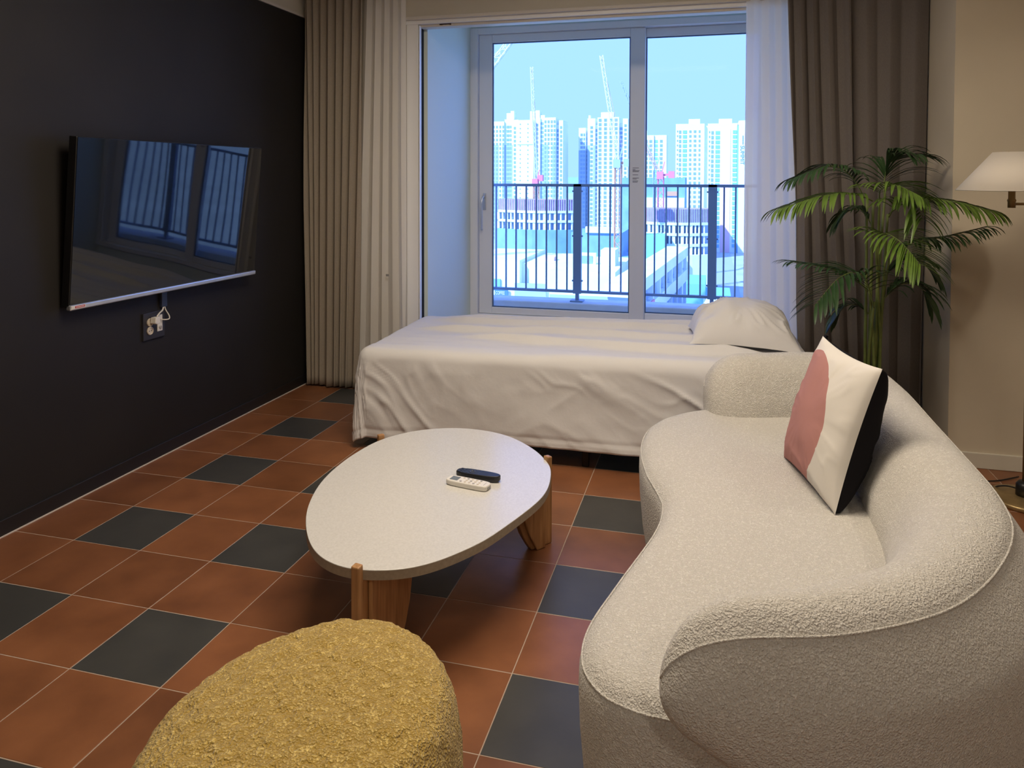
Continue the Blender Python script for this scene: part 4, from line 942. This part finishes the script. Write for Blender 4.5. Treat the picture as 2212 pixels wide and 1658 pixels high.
# construction blocks with red edge mesh
def site(name, label, D, pts, z_red0, z_red1, floors, zbase, m_low, z_low):
    """pts: plan outline of the curved front"""
    t = empty(name, (pts[len(pts) // 2][0], D, zbase), label=label, cat='building'); O = Vector(t.location)
    def part(nm, mb, m, kind=None):
        o = mb.build(nm, m, t); o.matrix_parent_inverse = Matrix.Translation(-O)
        if kind: o['kind'] = kind
    back = [(pts[-1][0], D + 16), (pts[0][0], D + 16)]
    part('edge_mesh', MB().prism(pts + back, z_red0, z_red1), C_red)
    rods = MB()
    for (a, b), (c, d) in zip(pts[:-1], pts[1:]):
        for k in range(5):
            f = k / 5; rods.box((a + (c - a) * f - .12, b + (d - b) * f - .3, z_red0), (a + (c - a) * f + .12, b + (d - b) * f - .1, z_red1 + .5))
    part('mesh_posts', rods, C_grey, 'stuff')
    z = z_red0
    for k in range(floors):
        part('floor_slab', MB().prism([(x, y - .5) for x, y in pts] + back, z - 1.0, z), C_roof)
        part('wall_core', MB().prism([(x, y + 2.0) for x, y in pts] + back, z - 4.0, z - 1.0), C_grey)
        for (a, b), (c, d) in zip(pts[:-1], pts[1:]):
            part('column', MB().box((a - .55, b - .2, z - 4.0), (a + .55, b + 1.5, z - 1.0)), C_roof)
            part('column', MB().box(((a + c) / 2 - .3, (b + d) / 2 - .1, z - 4.0), ((a + c) / 2 + .3, (b + d) / 2 + 1.2, z - 1.0)), C_roof)
        z -= 4.0
    part('netted_podium', MB().prism([(x + (0.6 if i > len(pts) / 2 else -.6), y - 1.2) for i, (x, y) in enumerate(pts)] + back, GZ, z), m_low)
def arc(x0, x1, D, bulge, n=9): return [(x0 + (x1 - x0) * k / (n - 1), D + bulge * (1 - math.sin(PI * (0.1 + 0.8 * k / (n - 1))))) for k in range(n)]
site('building_site', 'unfinished round building with a red mesh edge and blue netted podium', 300, arc(-86.8, -52.1, 300, 9), -12.4, -7.8, 2, GZ, C_blue, 0)
site('building_site', 'unfinished round building with scaffolding right of the centre window stile', 280, arc(-23.5, 1.5, 280, 7), -15.2, -10.2, 3, GZ, C_roof, 0)
def block(name, label, boxes, m, cat='building', extra=()):
    """a plain low block made of a body with smaller parts"""
    a0, b0 = boxes[0]; t = empty(name, ((a0[0] + b0[0]) / 2, a0[1], a0[2]), label=label, cat=cat); O = Vector(t.location)
    for k, (a, b) in enumerate(boxes):
        o = MB().box(a, b).build('wall' if k == 0 else 'annex', m, t); o.matrix_parent_inverse = Matrix.Translation(-O)
    for nm, a, b, mm in extra:
        o = MB().box(a, b).build(nm, mm, t); o.matrix_parent_inverse = Matrix.Translation(-O)
    return t
block('glass_block', 'dark blue netted block behind the site right of the stile', [((-47, 420, GZ), (-11.8, 450, 1.6))], C_blue, extra=[('cabin', (-22, 419, -8.5), (-16, 421, -6), C_craneO), ('storey', (-34, 419, -16), (-12, 421, -9.5), C_wall)])
block('netted_block', 'blue netted block between the two round building sites', [((-50.8, 285, GZ), (-31, 310, -20)), ((-31, 285, GZ), (-27, 310, -29))], C_blue, extra=[('parapet', (-45, 284, -20), (-32, 286, -17.6), C_roof)])
block('netted_block', 'pale turquoise netted block right of the lattice crane mast', [((-25, 268, GZ), (-13.5, 279, -19.3))], mat('site_turquoise_netting', (0.22, 0.52, 0.68), 0.8))
block('low_building', 'white flat-roofed low building at the left window edge', [((-49, 150, GZ), (-36.8, 175, -16.2)), ((-36.8, 152, GZ), (-28.3, 175, -17.0))], C_roof,
      extra=[('shopfront', (-43, 149.6, -22.4), (-41, 150.1, -20.3), C_winl), ('shopfront', (-37.8, 149.6, -26), (-31, 150.1, -21), C_grey), ('roof_plant', (-34, 158, -17), (-31, 161, -16.2), C_pink)])
block('low_building', 'white low building with a stair tower below the railing post', [((-28.2, 140, GZ), (-15.2, 168, -16.8)), ((-19.5, 150, -16.8), (-16.5, 156, -13.5))], C_roof,
      extra=[('shopfront', (-28, 139.6, -26), (-15.4, 140.1, -21.5), C_grey), ('roof_wall', (-24.5, 152, -16.8), (-20.8, 153, -14.4), C_roof), ('plant_window', (-24, 151.8, -16.5), (-21.5, 152.1, -15), C_win)])
# coffee sign on the left low building
LB = [o for o in bpy.data.objects if o.name == 'low_building'][0]
o = MB().box((-42.1, 149.3, -23.9), (-39.2, 149.6, -22.45)).build('sign_board', mat('sign_board_blue', (0.08, 0.20, 0.40), 0.6), LB); o.matrix_parent_inverse = Matrix.Translation(-Vector(LB.location))
fc = bpy.data.curves.new('coffee', 'FONT'); fc.body = 'COFFEE'; fc.size = 1.05; fc.extrude = 0.03
fo = bpy.data.objects.new('coffee_text', fc); COL.objects.link(fo); bpy.context.view_layer.update()
meC = bpy.data.meshes.new_from_object(fo); bpy.data.objects.remove(fo)
meC.transform(Matrix.Translation((-41.9, 149.25, -23.55)) @ Matrix.Rotation(PI / 2, 4, 'X') @ Matrix.Diagonal((0.56, 1, 1, 1)))
o = link('sign_lettering', meC, C_wall, LB); o.matrix_parent_inverse = Matrix.Translation(-Vector(LB.location))
# two-storey gallery running away from us at the right pane
t = empty('arcade_building', (-8, 150, GZ), label='long white arcade building slanting away in the right pane', cat='building'); O = Vector(t.location)
a1, b1 = Vector((-10.5, 120, 0)), Vector((-4.5, 190, 0)); dv = (b1 - a1).normalized(); nv_ = Vector((dv.y, -dv.x, 0)); mtx = Matrix((dv, -nv_, Vector((0, 0, 1)))).transposed().to_4x4(); mtx.translation = a1
for nm, a, b, mm in (('wall', (0, 0, GZ), (70, 3.5, -18.2), C_grey), ('roof', (-1, -1.5, -18.2), (71, 3.8, -16.0), C_roof), ('gallery', (-1, -1.5, -24.2), (71, 0, -21.4), C_roof), ('sign_board', (8, -1.8, -24.5), (16, -1.5, -20.9), C_craneR)):
    o = MB().box(a, b, mtx).build(nm, mm, t); o.matrix_parent_inverse = Matrix.Translation(-O)
for k in range(9):
    o = MB().box((k * 8.5, -1.3, -30), (k * 8.5 + .9, -.6, -18.2), mtx).build('column', C_roof, t); o.matrix_parent_inverse = Matrix.Translation(-O)
block('wrapped_shed', 'turquoise wrapped shed standing at the street corner', [((-4.2, 205, GZ), (1.2, 225, -27.5)), ((1.2, 210, GZ), (8, 225, -31))], mat('turquoise_wrap', (0.20, 0.50, 0.70), 0.7))
block('flat_roof', 'large pale flat roof in the lower right of the window', [((3.5, 130, GZ), (40, 185, -27.6)), ((1, 130, -27.6), (4.5, 175, -25.8))], C_roof, extra=[('roof_deck', (9, 150, -27.6), (24, 172, -27.2), C_pink), ('skylight', (12, 140, -27.6), (16, 146, -26.2), C_wall), ('skylight', (20, 140, -27.6), (24, 146, -26.2), C_wall)])
for k, (x, y) in enumerate(((-3.2, 98), (0.8, 97), (4.6, 96))):
    t = empty('market_tent', (x, y, GZ), label=('leftmost', 'middle', 'rightmost')[k] + ' of three small white canopies just above the ledge', cat='canopy', group='white canopies')
    MB().lathe([(2.3, 22.6), (2.3, 23.0), (1.2, 24.0), (0.0, 24.6)], 4).build('canopy_roof', C_roof, t)
    for sx in (-1, 1):
        for sy in (-1, 1): MB().box((sx * 1.1 - .06, sy * 1.1 - .06, 0), (sx * 1.1 + .06, sy * 1.1 + .06, 22.7)).build('canopy_pole', C_steel, t)
# cranes
def lattice(mb, p, q, w, n, r):
    p = Vector(p); q = Vector(q); d = (q - p); u = Vector((1, 0, 0)); 
    u = (u - d.normalized() * u.dot(d.normalized())).normalized(); v = d.normalized().cross(u)
    cs = [u * sx * w / 2 + v * sy * w / 2 for sx, sy in ((-1, -1), (1, -1), (1, 1), (-1, 1))]
    for c in cs: mb.bar(p + c, q + c, r)
    for k in range(n):
        a = p + d * (k / n); b = p + d * ((k + 1) / n)
        for i in range(4):
            c1, c2 = cs[i], cs[(i + 1) % 4]
            mb.bar(a + c1, b + c2, r * .6) if k % 2 else mb.bar(a + c2, b + c1, r * .6)
    return mb
def crane(name, label, x, y, z_top, jib, mats, mast_w=2.2, counter=None, cab=True, rope=True):
    t = empty(name, (x, y, GZ), label=label, cat='crane'); O = Vector(t.location)
    def part(nm, mb, m): o = mb.build(nm, m, t); o.matrix_parent_inverse = Matrix.Translation(-O)
    part('mast', lattice(MB(), (x, y, GZ), (x, y, z_top), mast_w, int((z_top - GZ) / 2.6), .28), mats[0])
    part('jib', lattice(MB(), (x, y, z_top + .5), jib, 1.1, 22, .2), mats[1])
    if cab: part('cab', MB().box((x - 1.6, y - 1.5, z_top - 1), (x + 1.0, y + 1.5, z_top + 2), ), mats[2])
    if counter: part('counterweight', MB().box((counter[0] - 1.2, y - 1, counter[1] - 1.6), (counter[0] + 1.2, y + 1, counter[1] + 1.2)), mats[2]); part('counter_jib', MB().bar((x, y, z_top + .5), (counter[0], y, counter[1]), .9), mats[0])
    part('a_frame', MB().bar((x, y, z_top), (x + (1.5 if jib[0] < x else -1.5), y, z_top + 6), .4), mats[2])
    if rope: part('pendant_line', MB().bar((x + (1.5 if jib[0] < x else -1.5), y, z_top + 6), jib, .09), mats[0])
    return t
crane('tower_crane', 'red-jibbed tower crane in front of the leftmost tower', -73.5, 321, -1, (-76.9, 326, 51.7), (C_craneO, C_steel, C_craneR), counter=(-71.5, 1.5))
crane('tower_crane', 'tall orange lattice tower crane rising beside the centre stile', -29.7, 262, 6, (-35.9, 262, 45.0), (C_craneO, C_steel, C_grey), counter=(-26.5, 7))
crane('tower_crane', 'red tower crane standing right of the centre window stile', -17.2, 300, 2, (-27.0, 302, 21), (C_craneR, C_craneO, C_craneR), counter=(-13, 3))
crane('tower_crane', 'distant thin tower crane with a leaning jib behind the stile', -22.0, 340, 5, (-38.2, 340, 46), (C_grey, C_grey, C_grey), cab=False)
crane('tower_crane', 'pale crane whose jib crosses the top left window corner', -53.0, 150, 12, (-38.8, 150, 30.6), (C_steel, C_steel, C_steel), cab=False)
# street lamps and road at the far right
rd = MB(); rd.box((-6, 225, GZ), (14, 470, GZ + .1)); struct(rd.build('road_outside', mat('road_grey', (0.34, 0.40, 0.46), 0.9)))
